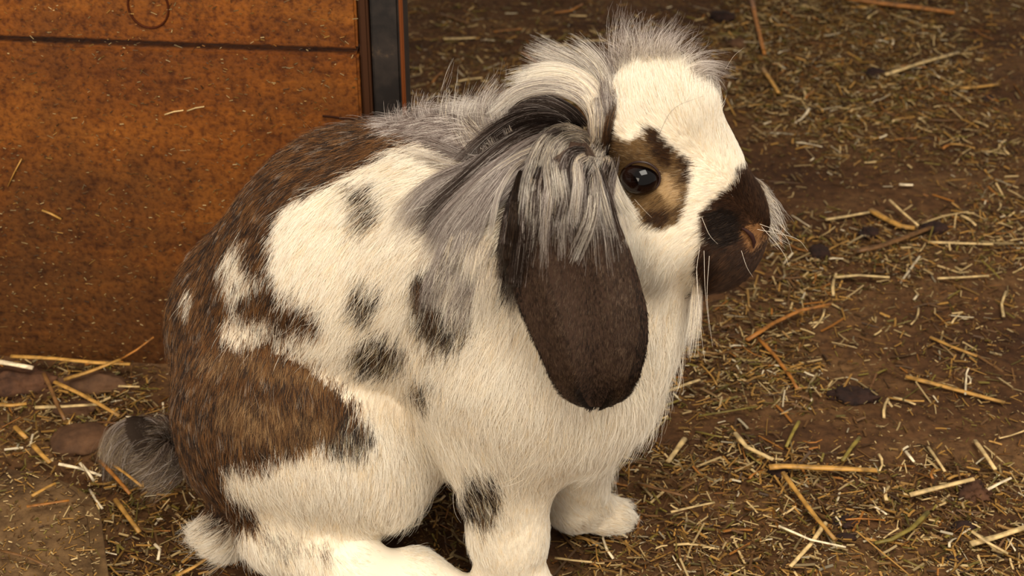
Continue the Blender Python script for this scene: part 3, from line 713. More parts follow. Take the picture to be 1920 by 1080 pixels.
kv = coat_kind(*project(V))
mean = {k: np.mean([lin(r[1])*r[3] for r in rows], 0)*len(rows) for k, rows in PALS.items()}
vc = np.array([mean[k] for k in kv])*.85

skin = attr_mat('coat_underfur', .9, .05)
a = me.color_attributes.new('Col', 'FLOAT_COLOR', 'POINT'); c4 = np.ones((len(V), 4), np.float32); c4[:, :3] = vc; a.data.foreach_set('color', c4.ravel())
me.materials.clear(); me.materials.append(skin); me.polygons.foreach_set('use_smooth', [True]*len(me.polygons)); me.name = 'rabbit'
rabbit = bpy.data.objects.new('rabbit', me); link(rabbit)
tag(rabbit, 'sitting lop-eared rabbit, white with dark brown patches, facing right', 'rabbit')

# ---------------- fur material
fm = bpy.data.materials.new('rabbit_fur'); fm.use_nodes = True; nt = fm.node_tree; nt.nodes.clear()
at = N(nt, 'ShaderNodeAttribute', attribute_name='Col'); ou = nt.nodes.new('ShaderNodeOutputMaterial')
hb = nt.nodes.new('ShaderNodeBsdfHairPrincipled'); hb.parametrization = 'COLOR'
hb.inputs['Roughness'].default_value = .45; hb.inputs['Radial Roughness'].default_value = .8; hb.inputs['Coat'].default_value = 0
df = nt.nodes.new('ShaderNodeBsdfDiffuse'); mxs = nt.nodes.new('ShaderNodeMixShader'); mxs.inputs[0].default_value = .35
nt.links.new(at.outputs['Color'], hb.inputs['Color']); nt.links.new(at.outputs['Color'], df.inputs['Color'])
nt.links.new(df.outputs[0], mxs.inputs[1]); nt.links.new(hb.outputs[0], mxs.inputs[2]); nt.links.new(mxs.outputs[0], ou.inputs['Surface'])

def hair_object(name, P, C, R, parent=rabbit):
    """P (n,k,3) points, C (n,k,3) colours, R (k,) or (n,k) radii"""
    n, k, _ = P.shape
    hc = bpy.data.hair_curves.new(name); hc.add_curves([k]*n)
    hc.attributes['position'].data.foreach_set('vector', P.astype(np.float32).ravel())
    ra = hc.attributes.get('radius') or hc.attributes.new('radius', 'FLOAT', 'POINT')
    R = np.broadcast_to(R, (n, k)); ra.data.foreach_set('value', R.astype(np.float32).ravel())
    ca = hc.attributes.new('Col', 'FLOAT_COLOR', 'POINT'); c = np.ones((n, k, 4), np.float32); c[..., :3] = C; ca.data.foreach_set('color', c.ravel())
    hc.materials.append(fm)
    o = bpy.data.objects.new(name, hc); link(o, parent); o['kind'] = 'stuff'
    return o

# direction field: (px, py, dx, dy, length mm, lift)
FIELD = np.array([
 (960,180,-.9,-.1,13,.3),(860,220,-.9,.0,14,.4),(760,235,-.95,.2,11,.35),(640,260,-.9,.4,9,.25),(520,310,-.8,.6,9,.22),(420,400,-.6,.8,9,.2),(350,520,-.4,.9,9,.2),(300,660,-.1,1,9,.2),(310,800,.15,1,10,.2),
 (360,930,.3,.95,11,.25),(420,1010,-.6,.3,14,.5),(380,1000,-.8,.2,14,.6),(520,960,.25,.95,12,.22),(470,1040,.2,.9,12,.2),
 (450,500,-.5,.85,10,.22),(450,700,-.1,1,11,.22),(600,430,-.6,.75,13,.2),(600,600,-.5,.85,13,.22),(720,380,-.7,.6,15,.25),(800,320,-.95,.1,18,.3),(700,560,-.6,.8,14,.25),(760,680,-.45,.9,15,.25),
 (860,540,-.35,.92,18,.3),(850,700,-.5,.85,18,.28),(950,700,-.35,.93,18,.25),(1000,850,-.2,.98,15,.2),(1050,700,-.1,1,18,.25),(1120,800,.15,.98,18,.25),(1200,720,.45,.9,20,.35),(1270,640,.3,.95,20,.35),(1150,860,.3,.9,14,.3),
 (550,780,.0,1,11,.2),(650,740,-.2,1,13,.22),(680,880,.05,1,13,.2),(780,860,.2,.95,13,.35),(790,950,.1,.95,12,.4),(600,960,.05,1,12,.2),(560,1030,.2,.9,10,.25),
 (850,900,-.3,.95,15,.4),(900,940,.0,1,12,.25),(960,1040,.0,1,7,.2),(1020,980,.1,1,7,.2),(700,1060,.95,.2,4.5,.15),(820,1080,.9,.4,4.5,.15),(1080,920,.1,1,8,.2),(1080,960,.6,.6,6,.2),(1150,965,.95,.3,8,.3),
 (1240,500,-.05,1,12,.2),(1280,580,.1,1,16,.25),(1160,560,-.05,1,14,.2),(1140,440,-.1,1,10,.15),(1200,445,.0,1,9,.15),(1300,480,-.3,.95,7,.2),(1300,440,-.6,.6,6,.2),
 (1340,360,-.6,-.1,5,.25),(1290,340,-.5,.1,5,.2),(1250,350,-.6,.5,4,.2),(1250,300,-.8,-.3,4.5,.2),(1200,285,-.9,-.2,4,.2),(1200,385,-.8,.5,5,.2),(1240,410,-.7,.6,6,.2),(1150,330,-.7,.6,4,.2),(1150,280,-.9,.1,4.5,.2),
 (1360,260,-.3,-.8,7,.30),(1390,300,.0,-.8,5,.3),(1310,230,-.45,-.85,8,.2),(1260,180,-.3,-.9,10,.3),(1200,140,-.05,-1,9,.3),(1160,170,-.2,-1,9,.3),(1300,150,.3,-.9,9,.3),(1330,180,.3,-.7,9,.35),(1180,220,-.2,-.9,8,.2),(1220,110,.05,-1,10,.4),
 (1400,360,-.4,-.4,4.2,.45),(1430,400,-.3,-.5,3.6,.5),(1370,440,-.7,.2,4.4,.4),(1410,450,-.6,.3,3,.35),(1380,500,-.5,.7,5,.4),(1330,510,-.4,.9,5.5,.4),(1320,420,-.9,.2,4,.2),(1320,545,-.2,.9,8,.4),
])
def field(x, y):
    d2 = (x[:, None]-FIELD[None, :, 0])**2 + (y[:, None]-FIELD[None, :, 1])**2
    w = 1/(d2 + 60)**1.6; w /= w.sum(1, keepdims=True)
    return w @ FIELD[:, 2:6]
def sample_surface(V, TRI, NV, n, wfun=None, rng=RNG):
    A, B, C = V[TRI[:, 0]], V[TRI[:, 1]], V[TRI[:, 2]]
    ar = np.linalg.norm(np.cross(B-A, C-A), axis=1)
    cen = (A+B+C)/3; nn = NV[TRI[:, 0]]
    if wfun is not None: ar = ar*wfun(cen, nn)
    i = rng.choice(len(TRI), n, p=ar/ar.sum()); u = rng.random((n, 2)); f = u.sum(1) > 1; u[f] = 1-u[f]
    p = A[i] + (B[i]-A[i])*u[:, :1] + (C[i]-A[i])*u[:, 1:]
    nrm = NV[TRI[i, 0]]*(1-u.sum(1, keepdims=True)) + NV[TRI[i, 1]]*u[:, :1] + NV[TRI[i, 2]]*u[:, 1:]
    return p, nrm/np.linalg.norm(nrm, axis=1, keepdims=True)
def grow(name, p, nrm, d3, L, lift, kind, npt=6, r0=.00011, r1=.00003, clump=.4, clump_frac=10, jit=.16, parent=rabbit, droop=.0, seed=1, soft=None):
    rng = np.random.default_rng(seed); n = len(p)
    if soft is None: soft = np.ones(n)
    tan = d3 - (d3*nrm).sum(1, keepdims=True)*nrm; tan /= np.linalg.norm(tan, axis=1, keepdims=True) + 1e-9
    nc = max(8, n//clump_frac); ci = rng.choice(n, nc, replace=False)
    kd = kdtree.KDTree(nc)
    for j, q in enumerate(ci): kd.insert(p[q], j)
    kd.balance(); near = np.fromiter((kd.find(q)[1] for q in p), int, n)
    cj = rng.normal(0, jit*.8, (nc, 3)); tan = tan + (rng.normal(0, jit, (n, 3)) + cj[near])*soft[:, None]
    tan -= (tan*nrm).sum(1, keepdims=True)*nrm*.8; tan /= np.linalg.norm(tan, axis=1, keepdims=True)
    L = L*rng.uniform(.65, 1.15, n); t = np.linspace(0, 1, npt); li = (lift*rng.uniform(.5, 1.5, n))[:, None, None]
    tt = t[None, :, None]
    Pp = p[:, None] - nrm[:, None]*.0006 + (tan[:, None]*tt + nrm[:, None]*(li*(1.5*tt - .9*tt**2)))*L[:, None, None]
    Pp[..., 2] -= droop*(t**2)[None]*L[:, None]
    tips = Pp[ci[near]] - p[ci[near]][:, None] + p[ci[near]][:, None]
    w = clump*(t**1.5)[None, :, None]*(rng.uniform(.3, 1.2, n)*soft)[:, None, None]
    Pp = Pp*(1-w) + tips*w
    Pp[..., 2] = np.maximum(Pp[..., 2], .0006)
    R = (r0 + (r1-r0)*t**1.3)[None]*(rng.uniform(.7, 1.2, n)*np.clip(.55+.45*soft, 0, 1))[:, None]
    return hair_object(name, Pp, strand_cols(kind, npt, rng, rng.random(nc)[near]), R, parent)

def wcam(c, nn):
    v = c - CAM; v /= np.linalg.norm(v, axis=1, keepdims=True); f = -(v*nn).sum(1)
    px, py = project(c)
    w = np.where(f > -.25, 1.0, .22)
    w = np.where((px > 1140) & (py < 560) & (px < 1500), w*3.0, w)          # short dense face fur
    return w * np.where(c[:, 2] < .004, .1, 1)
EYE = PY(1202, 331, -.036)
NF = 430000
p, nrm = sample_surface(V, TRI, NV, NF, wcam)
x, y = project(p); f = field(x, y)
dirp = f[:, :2]/np.linalg.norm(f[:, :2], axis=1, keepdims=True)
ln_px = f[:, 2]*.001/ (((p-CAM)@FWD)/FPX)
nz = (fbm(x/9, y/9, 3) - .44)*2; nz2 = (fbm(x/7+50, y/7+9, 3) - .44)*2; ja = RNG.normal(0, 1, NF)*ln_px*.24 + nz*ln_px*.5
kx = x + dirp[:, 0]*(ln_px*.6 + ja) + RNG.normal(0, 1, NF)*ln_px*.07 + nz2*ln_px*.2; ky = y + dirp[:, 1]*(ln_px*.6 + ja) + RNG.normal(0, 1, NF)*ln_px*.07
far = (nrm @ FWD) > .5
kind = coat_kind(kx, ky)
eye_e = ((x-1202)/35)**2 + ((y-331)/28.5)**2 < 1
eye_e &= (p[:, 1] < EYE[1] + .03)
keep = ~eye_e
d3 = dirp[:, :1]*RIGHT[None] - dirp[:, 1:]*UP[None]
fur = grow('fur', p[keep], nrm[keep], d3[keep], f[keep, 2]*.001, f[keep, 3], kind[keep], seed=11, soft=np.where((x > 1130) & (y < 560), .25, 1.0)[keep])
# sparse longer guard hairs
gi = RNG.choice(np.where(keep)[0], 26000, replace=False)
gi = gi[(f[gi, 2] > 7.5)]
grow('guard_hair', p[gi], nrm[gi], d3[gi], f[gi, 2]*.0014, f[gi, 3]*1.25, kind[gi], r0=.00008, r1=.00002, clump=.15, jit=.22, seed=12)

# ---------------- eye
def ellipsoid(name, c, r, mat, parent, seg=32):
    bm = bmesh.new(); bmesh.ops.create_uvsphere(bm, u_segments=seg, v_segments=seg//2, radius=1)
    for v in bm.verts: v.co = Vector((v.co.x*r[0], v.co.y*r[1], v.co.z*r[2]))
    me_ = bpy.data.meshes.new(name); bm.to_mesh(me_); bm.free(); me_.materials.append(mat); me_.polygons.foreach_set('use_smooth', [True]*len(me_.polygons))
    o = bpy.data.objects.new(name, me_); o.location = c; link(o, parent); return o
def hit(px, py, fallback=None):
    d = ray(px, py); r = BV.ray_cast(Vector(CAM), Vector(d).normalized())
    return None if r[0] is None else np.array(r[0])
h0 = hit(1202, 331); eye_c = h0 + FWD*.0034
eyem, nt, b = nodes_mat('eyeball_dark_brown'); L = nt.links.new
lw = N(nt, 'ShaderNodeTexCoord'); vl = N(nt, 'ShaderNodeVectorMath', operation='DOT_PRODUCT'); L(lw.outputs['Normal'], vl.inputs[0]); vl.inputs[1].default_value = tuple(-FWD + RIGHT*.15)
rr = ramp(nt, [(.60, (30, 15, 9)), (.82, (20, 10, 7)), (.9, (5, 3, 3))]); L(vl.outputs['Value'], rr.inputs[0]); L(rr.outputs[0], b.inputs['Base Color'])
b.inputs['Roughness'].default_value = .07; b.inputs['IOR'].default_value = 1.32
ell = ellipsoid('eye', eye_c, (.0104, .0100, .0090), eyem, rabbit); ell['label'] = 'glossy dark brown eye'
far_hit = BV.ray_cast(Vector((eye_c[0], .12, eye_c[2])), Vector((0, -1, 0)))[0]
fe = ellipsoid('eye', (eye_c[0], far_hit.y - .0050, eye_c[2]), (.0100, .0100, .0086), eyem, rabbit); fe['label'] = 'glossy dark eye on the far side of the head'
lidm = plain_mat('eyelid_skin', (44, 26, 21), .45, .5)
lid = []
for t in np.linspace(0, 2*math.pi, 49)[:-1]:
    q = hit(1203 + 35*math.cos(t) , 332 + 29*math.sin(t) + 3*math.cos(t)*1.0)
    lid.append(q - FWD*.0007)
# soften the ring's depth so that it stays an even lid
lid = np.array(lid); 
for _ in range(6): lid = (np.roll(lid, 1, 0) + 2*lid + np.roll(lid, -1, 0))/4
o = curve_tube('eyelid', lid, .0006, lidm, rabbit, cyclic=True, res=3); o['label'] = 'dark bare rim of skin around the eye'

# ---------------- nose
nb = hit(1410, 440)
nosem = plain_mat('nose_skin', (128, 76, 50), .6, .3)
slit = plain_mat('nostril_dark', (44, 20, 14), .6, .3)
pts = []
for (qx, qy) in ((1390,428),(1400,434),(1408,442),(1413,454),(1412,466)):
    q = hit(qx, qy); q = q if q is not None else nb; pts.append(q - FWD*.0016)
o = curve_tube('nostril', pts, .0011, slit, rabbit, radii=[.4, 1, 1.3, 1, .3])

# ---------------- ears
EL = [(268,1080),(300,1035),(340,992),(380,968),(420,950),(470,948),(520,955),(580,975),(640,1001),(700,1028),(735,1050),(750,1066),(763,1092)]
ER = [(268,1100),(300,1118),(340,1136),(380,1150),(420,1162),(470,1182),(520,1198),(580,1214),(640,1216),(700,1202),(735,1182),(750,1166),(763,1142)]
def make_ear(map_pt, name, nu=56, nv=22, thick=.0024):
    ys = np.concatenate([np.linspace(268, 700, nu-16), 700 + (763-700)*np.sin(np.linspace(0, math.pi/2, 17))[1:]])
    lx = np.interp(ys, [a[0] for a in EL], [a[1] for a in EL]); rx_ = np.interp(ys, [a[0] for a in ER], [a[1] for a in ER])
    k = np.array([.25, .5, .25])
    for _ in range(1):
        lx[1:-1] = np.convolve(lx, k, 'valid'); rx_[1:-1] = np.convolve(rx_, k, 'valid')
    top = []; bot = []
    for i, yy in enumerate(ys):
        for j in range(nv):
            v = j/(nv-1)*2-1; vv = math.sin(v*math.pi/2)
            xx = (lx[i]+rx_[i])/2 + vv*(rx_[i]-lx[i])/2
            top.append(map_pt(xx, yy, vv, i/(nu-1)))
    top = np.array(top).reshape(len(ys), nv, 3)
    du = np.gradient(top, axis=0); dv = np.gradient(top, axis=1); nn = np.cross(du, dv); nn /= np.linalg.norm(nn, axis=2, keepdims=True)+1e-12
    if (nn.mean((0, 1)) @ FWD) > 0: nn = -nn
    vg = np.sin(np.linspace(-1, 1, nv)*math.pi/2); ug = np.linspace(0, 1, len(ys))
    th = thick*np.sqrt(np.clip(1-vg**2, 0, 1))[None, :, None]*np.sqrt(np.clip((1-ug)*8, 0, 1))[:, None, None] + .0001
    bot = top - nn*th*2
    Vv = np.concatenate([top.reshape(-1, 3), bot.reshape(-1, 3)]); m = len(ys)*nv; F = []
    for i in range(len(ys)-1):
        for j in range(nv-1):
            a_ = i*nv+j; F.append((a_, a_+nv, a_+nv+1, a_+1)); F.append((m+a_, m+a_+1, m+a_+nv+1, m+a_+nv))
    for i in range(len(ys)-1):
        a_ = i*nv; F.append((a_, m+a_, m+a_+nv, a_+nv)); a_ = i*nv+nv-1; F.append((a_, a_+nv, m+a_+nv, m+a_))
    for j in range(nv-1):
        F.append((j, j+1, m+j+1, m+j)); a_ = (len(ys)-1)*nv+j; F.append((a_, m+a_, m+a_+1, a_+1))
    return Vv, F, top, nn
EARC = np.polyfit((np.array([268, 340, 450, 600, 763])-500)/250, [-.052, -.079, -.089, -.092, -.083], 4)
def near_map(xx, yy, vv, u):
    # hangs from the side of the head, its middle bulging outward
    Y = np.polyval(EARC, (yy-500)/250)
    Y += .010*vv*vv - .0035*math.exp(-((abs(vv)-.45)/.25)**2) + .004*vv
    return PY(xx, yy, Y)
earm = attr_mat('ear_skin', .9, .1)
Ve, Fe, topE, nE = make_ear(near_map, 'ear')
ear = mesh_obj('ear', Ve, Fe, None, rabbit, cols=np.tile(lin((58, 43, 34)), (len(Ve), 1))); ear.data.materials.append(earm)
ear['label'] = 'long dark brown lop ear hanging down the near side'
def ear_fur(top, nn, n, name, parent, L0=.0042):
    a_, b_, _ = top.shape; idx = np.arange(a_*b_).reshape(a_, b_)
    T = np.concatenate([np.stack([idx[:-1, :-1], idx[1:, :-1], idx[1:, 1:]], -1).reshape(-1, 3), np.stack([idx[:-1, :-1], idx[1:, 1:], idx[:-1, 1:]], -1).reshape(-1, 3)])
    p, nr = sample_surface(top.reshape(-1, 3), T, nn.reshape(-1, 3), n)
    px, py = project(p)
    cx = np.interp(py, [268, 450, 600, 763], [1090, 1066, 1096, 1114]); hw = np.interp(py, [268, 450, 600, 700, 763], [60, 120, 120, 86, 44])
    d = np.stack([(px-cx)/hw*.35 + (px-cx)*np.clip(py-690, 0, 80)*.00015, np.ones(n)], 1); d /= np.linalg.norm(d, axis=1, keepdims=True)
    d3 = d[:, :1]*RIGHT - d[:, 1:]*UP
    kind = np.full(n, 10); 
    kx = px + RNG.normal(0, 9, n); ky = py + RNG.normal(0, 9, n)
    kind[(ky > 715) & (abs(kx-1112) < 40)] = 11
    kind[(abs(kx-1108) < 9) & (ky > 520) & (RNG.random(n) < .6)] = 11
    kind[(abs(px-cx)/hw > .88) & (RNG.random(n) < .7)] = 11
    return grow(name, p, nr, d3, np.full(n, L0), np.full(n, .22), kind, npt=4, r0=.00009, r1=.00004, clump=.1, jit=.14, parent=parent, seed=5)
ear_fur(topE, nE, 70000, 'fur', ear)
def far_map(xx, yy, vv, u):
    x2 = 1232 + (xx-1085)*.42 ; y2 = 190 + (yy-268)*.68
    return PY(x2, y2, .038 + .020*min(1, u*4) - .004*vv*vv)
Vf, Ff, topF, nF = make_ear(far_map, 'ear', 40, 14)
fear = mesh_obj('ear', Vf, Ff, None, rabbit, cols=np.tile(lin((46, 34, 27)), (len(Vf), 1))); fear.data.materials.append(earm)
fear['label'] = 'dark lop ear hanging down the far side'

# ---------------- tail
tb = bmesh.new(); tc0 = PY(312, 872, .092)
bmesh.ops.create_icosphere(tb, subdivisions=4, radius=1)
for v in tb.verts: v.co = Vector((v.co.x*.015, v.co.y*.022, v.co.z*.036)) + Vector((-.55*v.co.z*.036, 0, 0)) + Vector(tc0)
tm = bpy.data.meshes.new('tail'); tb.to_mesh(tm); tb.free(); tm.materials.append(plain_mat('tail_underfur', (46, 37, 30), .9, .05)); tm.polygons.foreach_set('use_smooth', [True]*len(tm.polygons))
tail = bpy.data.objects.new('tail', tm); link(tail, rabbit); tail['label'] = 'fluffy grey-brown tail'
TVv = np.array([v.co[:] for v in tm.vertices]); tm.calc_loop_triangles(); TT = np.array([t.vertices[:] for t in tm.loop_triangles]); TN = (TVv-tc0)/np.array([.015, .022, .036])**2; TN /= np.linalg.norm(TN, axis=1, keepdims=True)
p, nr = sample_surface(TVv, TT, TN, 40000); n = len(p)
d3 = -.75*RIGHT[None]*np.ones((n, 1)) - .35*UP[None] + nr*.6
px, py = project(p); dark_ = np.clip((px - 270)/60 - (py-840)/300, .05, .9); rr_ = RNG.random(n)
kd_ = np.where(rr_ < dark_*.7, 10, np.where(rr_ < .80, 12, np.where(rr_ < .92, 4, 6))); kd_ = np.where((py > 930) & (RNG.random(n) < .5), 6, kd_)
grow('fur', p, nr, d3, np.full(n, .020), np.full(n, .7), kd_, npt=7, r0=.00008, clump=.3, jit=.24, parent=tail, droop=.25, seed=21)

# ---------------- long locks
def catmull(P, n):
    P = np.asarray(P, float); P = np.vstack([2*P[0]-P[1], P, 2*P[-1]-P[-2]]); m = len(P)-3
    out = []
    for t in np.linspace(0, m-1e-6, n):
        i = int(t); u = t-i; a_, b_, c_, d_ = P[i:i+4]
        out.append(.5*((2*b_)+(-a_+c_)*u+(2*a_-5*b_+4*c_-d_)*u*u+(-a_+3*b_-3*c_+d_)*u**3))
    return np.array(out)
BVE = BVHTree.FromPolygons([tuple(v) for v in Ve], Fe)
def surf(px, py):
    d = Vector(ray(px, py)); dn = d.normalized(); best = None
    for bv in (BV, BVE):
        r = bv.ray_cast(Vector(CAM), dn)
        if r[0] is not None and (best is None or r[3] < best): best = r[3]
    return None if best is None else best * (dn @ Vector(FWD))
LP, LC, LR = [], [], []
LPAL = {'curl': [0, 0, 6, 4, 15], 'tailmix': [12, 15, 4, 12], 'wisp': [13], 'white': [0, 0, 0, 6], 'mix': [0, 6, 4], 'grey': [4, 6], 'brown': [15, 4, 15, 15], 'dark': [5, 10], 'lgrey': [6, 0, 6], 'agouti': [1, 10], 'creamgrey': [0, 4, 6, 0, 6]}
def lock(path, w0, w1, n, pal, hgt=4.0, hroot=1.0, tipj=.25, fan=0.0, dj=2.5, seed=0, r0=.00007, npt=12, wob=1.0):
    """a lock of n hairs along a path of pixels over the coat; widths in px, heights above the coat in mm"""
    rng = np.random.default_rng(seed + len(LP)*13 + 5); n = int(n*1.45)
    c = catmull([q[:2] for q in path], npt)
    Z = []
    for q in c:
        s = surf(*q); Z.append(s)
    known = [i for i, z in enumerate(Z) if z is not None]
    if not known: return
    Z = np.array([Z[min(known, key=lambda j: abs(j-i))] for i in range(npt)])
    for _ in range(4): Z[1:-1] = (Z[:-2] + 2*Z[1:-1] + Z[2:])/4
    for i in range(npt):
        s = surf(*c[i]); 
        if s is not None: Z[i] = min(Z[i], s)
    t = np.linspace(0, 1, npt); Z = Z - (hroot + (hgt-hroot)*np.sin(np.pi*np.clip(t*.8, 0, 1)))*.001
    tg = np.gradient(c, axis=0); tg /= np.linalg.norm(tg, axis=1, keepdims=True)+1e-9; nn = np.stack([-tg[:, 1], tg[:, 0]], 1)
    o = rng.uniform(-1, 1, n); lenf = 1.08 - min(.85, tipj*1.7)*rng.random(n)**1.3; W = w0/2 + (w1-w0)/2*t
    ph = rng.uniform(0, 6.28, n)
    # sub-clumps
    nc = max(3, n//9); co = rng.uniform(-1, 1, nc); ca = rng.integers(0, nc, n); cm = rng.uniform(.1, .75, n)
    cp_ = rng.choice(LPAL[pal], nc)
    kinds = np.where(rng.random(n) < .75, cp_[ca], rng.choice(LPAL[pal], n))
    lenf = lenf*rng.uniform(.78, 1.08, nc)[ca]; start = rng.uniform(0, .3, n)
    pts = np.zeros((n, npt, 3)); wv = rng.normal(0, 1, (n, 2))
    for i in range(n):
        tt = start[i] + (lenf[i]-start[i])*t; tq = np.clip(tt, 0, 1)
        cc = np.stack([np.interp(tq, t, c[:, 0]), np.interp(tq, t, c[:, 1])], 1); cc += (tt-tq)[:, None]*tg[-1]*np.linalg.norm(c[-1]-c[-2])*npt*.8
        n2 = np.stack([np.interp(tq, t, nn[:, 0]), np.interp(tq, t, nn[:, 1])], 1); ww = np.interp(tq, t, W); zz = np.interp(tq, t, Z)
        off = o[i]*(1-cm[i]*t**.8) + co[ca[i]]*cm[i]*t**.8
        q = cc + n2*(ww*off + w1*.10*wv[i, 0]*t**2)[:, None] + n2*(wob*np.sin(ph[i] + t*5))[:, None]*t[:, None]*1.5
        z = zz - rng.uniform(0, dj)*.001*np.sin(np.pi*np.clip(t*.9+.05, 0, 1))
        d = FWD[None] + RIGHT[None]*((q[:, :1]-960)/FPX) + UP[None]*((540-q[:, 1:2])/FPX)
        pts[i] = CAM + d*z[:, None]
    LP.append(pts); LC.append(strand_cols(kinds, npt, rng)*(rng.uniform(.45 if pal not in ('white', 'wisp') else .8, 1.08, n)**.8)[:, None, None]); LR.append((r0*(1-.72*t**1.5))[None]*rng.uniform(.6, 1.15, n)[:, None])

# soft dark hollow under the white crest
lock([(1092,246),(1060,214),(1010,194),(960,200),(925,228)], 40, 60, 900, 'brown', 3, 1)
lock([(1096,250),(1065,205),(1020,182),(975,186),(945,205)], 14, 30, 500, 'dark', 2, 1)
lock([(1090,250),(1030,228),(970,236),(915,272),(875,312)], 46, 60, 1300, 'brown', 5, 2)
lock([(1082,254),(1012,256),(952,288),(892,342),(832,400),(800,440)], 50, 80, 1500, 'brown', 6, 2, .35)
lock([(1060,262),(1002,284),(950,324),(900,372),(850,430),(828,480)], 50, 90, 1400, 'grey', 7, 2, .35)
lock([(930,300),(880,330),(820,360),(780,400),(760,440)], 50, 90, 900, 'grey', 5, 1, .5)
lock([(1040,275),(985,284),(918,326),(868,372),(844,420)], 8, 14, 160, 'lgrey', 9, 4)
lock([(1000,296),(968,310),(938,355),(926,400),(918,440)], 8, 14, 160, 'lgrey', 9, 4)
lock([(1020,285),(975,300),(940,335),(905,385),(885,440)], 30, 50, 500, 'grey', 7, 3, .3)
# white crest sweeping up and back from the ear root
lock([(1126,285),(1116,215),(1082,176),(1030,160),(972,172),(936,200)], 34, 30, 1100, 'creamgrey', 7, 2, .3)
lock([(1130,275),(1122,200),(1090,156),(1035,138),(975,150)], 40, 50, 1300, 'white', 7, 2, .35)
lock([(1134,265),(1132,190),(1108,146),(1062,120),(1008,98)], 40, 60, 1300, 'creamgrey', 6, 2, .45)
lock([(1140,240),(1140,175),(1126,134),(1098,102),(1070,84)], 30, 60, 450, 'mix', 5, 2, .5)
lock([(1148,230),(1144,180),(1140,130),(1136,80)], 26, 60, 260, 'grey', 4, 1, .5)
lock([(1134,300),(1136,262),(1142,230),(1150,200)], 14, 16, 300, 'agouti', 3, 2, .3)
# head-top tuft: loose wisps
for (path, n, pal, w1) in [
 ([(1172,135),(1164,100),(1160,58),(1166,8)], 60, 'wisp', 34), ([(1190,126),(1184,92),(1178,55),(1176,18)], 90, 'wisp', 54),
 ([(1212,122),(1216,92),(1222,60),(1234,28)], 120, 'wisp', 60), ([(1238,122),(1250,92),(1266,64),(1286,40)], 130, 'wisp', 50),
 ([(1262,126),(1280,104),(1302,82),(1322,66)], 80, 'wisp', 44), ([(1180,135),(1160,106),(1140,84),(1120,60)], 60, 'grey', 54),
 ([(1228,122),(1240,98),(1262,76),(1290,54)], 120, 'wisp', 22), ([(1200,124),(1196,98),(1200,64),(1210,32)], 90, 'mix', 60), ([(1240,124),(1232,100),(1236,66),(1250,44)], 80, 'wisp', 70)]:
    lock(path, 50, w1*1.3, int(n*.85), pal, -1, -2, .7, dj=12, wob=4, r0=.00007)
for (path, n, w1) in [([(1286,146),(1310,130),(1338,126),(1374,134)], 190, 22), ([(1296,156),(1318,140),(1338,144),(1352,158)], 150, 30), ([(1306,170),(1324,158),(1338,164),(1344,180)], 110, 34), ([(1276,134),(1302,118),(1330,110),(1362,112)], 60, 36)]:
    lock(path, 30, w1*1.3, n, 'wisp', -1, -2, .55, dj=8, wob=3, r0=.00007)
# nape: pale hairs standing up
for (path, n, pal, w1) in [([(918,305),(894,255),(884,215),(902,176)], 500, 'lgrey', 80), ([(905,290),(870,250),(850,215),(856,180)], 420, 'mix', 60), ([(940,270),(925,230),(925,195),(945,166)], 420, 'mix', 70),
    ([(850,250),(820,225),(806,205),(812,180)], 300, 'grey', 70), ([(790,250),(765,232),(752,216),(752,196)], 220, 'grey', 70),
    ([(905,215),(922,180),(934,140),(937,100)], 16, 'lgrey', 30), ([(845,215),(846,180),(850,150),(858,118)], 14, 'lgrey', 26), ([(880,205),(890,165),(900,140),(916,112)], 18, 'agouti', 40), ([(810,215),(816,190),(826,168),(840,150)], 16, 'lgrey', 36), ([(960,190),(985,150),(1000,120),(1040,70)], 14, 'agouti', 50)]:
    lock(path, 60, w1, n, pal, 4, 1, .5, dj=6, wob=2)
lock([(925,308),(870,296),(800,270),(735,255)], 16, 36, 260, 'grey', 5, 2, .5)
lock([(925,312),(860,315),(790,300),(730,290)], 14, 46, 200, 'creamgrey', 5, 2, .5)
# ear-root rosette
lock([(1100,262),(1060,246),(1030,262),(1012,296),(1000,340),(996,390)], 30, 52, 1100, 'curl', 8, 3, .5)
lock([(1114,284),(1092,262),(1058,266),(1040,302),(1046,356),(1050,400)], 28, 46, 1000, 'curl', 9, 4, .4)
lock([(1098,282),(1074,284),(1060,310),(1058,356),(1044,420)], 14, 34, 450, 'brown', 9, 5, .4)
lock([(1100,292),(1082,306),(1084,350),(1076,410)], 16, 30, 450, 'mix', 10, 5, .4)
lock([(1104,296),(1114,345),(1108,410),(1084,474)], 20, 30, 520, 'curl', 10, 4, .25)
lock([(1112,298),(1130,350),(1144,400),(1160,466)], 18, 28, 500, 'brown', 7, 3, .35)
lock([(1112,296),(1124,350),(1136,400),(1146,440)], 10, 24, 160, 'lgrey', 9, 4, .4)
lock([(1136,290),(1150,340),(1168,380),(1190,412)], 20, 26, 420, 'white', 5, 2, .4)
lock([(1140,320),(1152,360),(1160,400),(1172,450)], 22, 34, 420, 'white', 4, 2, .4)
lock([(1130,262),(1118,286),(1112,302),(1100,322)], 34, 34, 260, 'curl', 8, 5, .5)
for i in range(60):                              # strands falling over the top of the ear
    x0 = 1000 + i*2.4 + RNG.normal(0, 4); x1 = 985 + i*2.9 + RNG.normal(0, 10)
    lock([(x0+12, 300+RNG.normal(0, 6)), (x0, 345), ((x0+x1)/2-2, 400), (x1, 450+RNG.normal(0, 28))], 12, 22, 38, ['brown', 'grey', 'mix', 'lgrey', 'dark'][int(RNG.integers(5))], 6, 3, .45, fan=1)
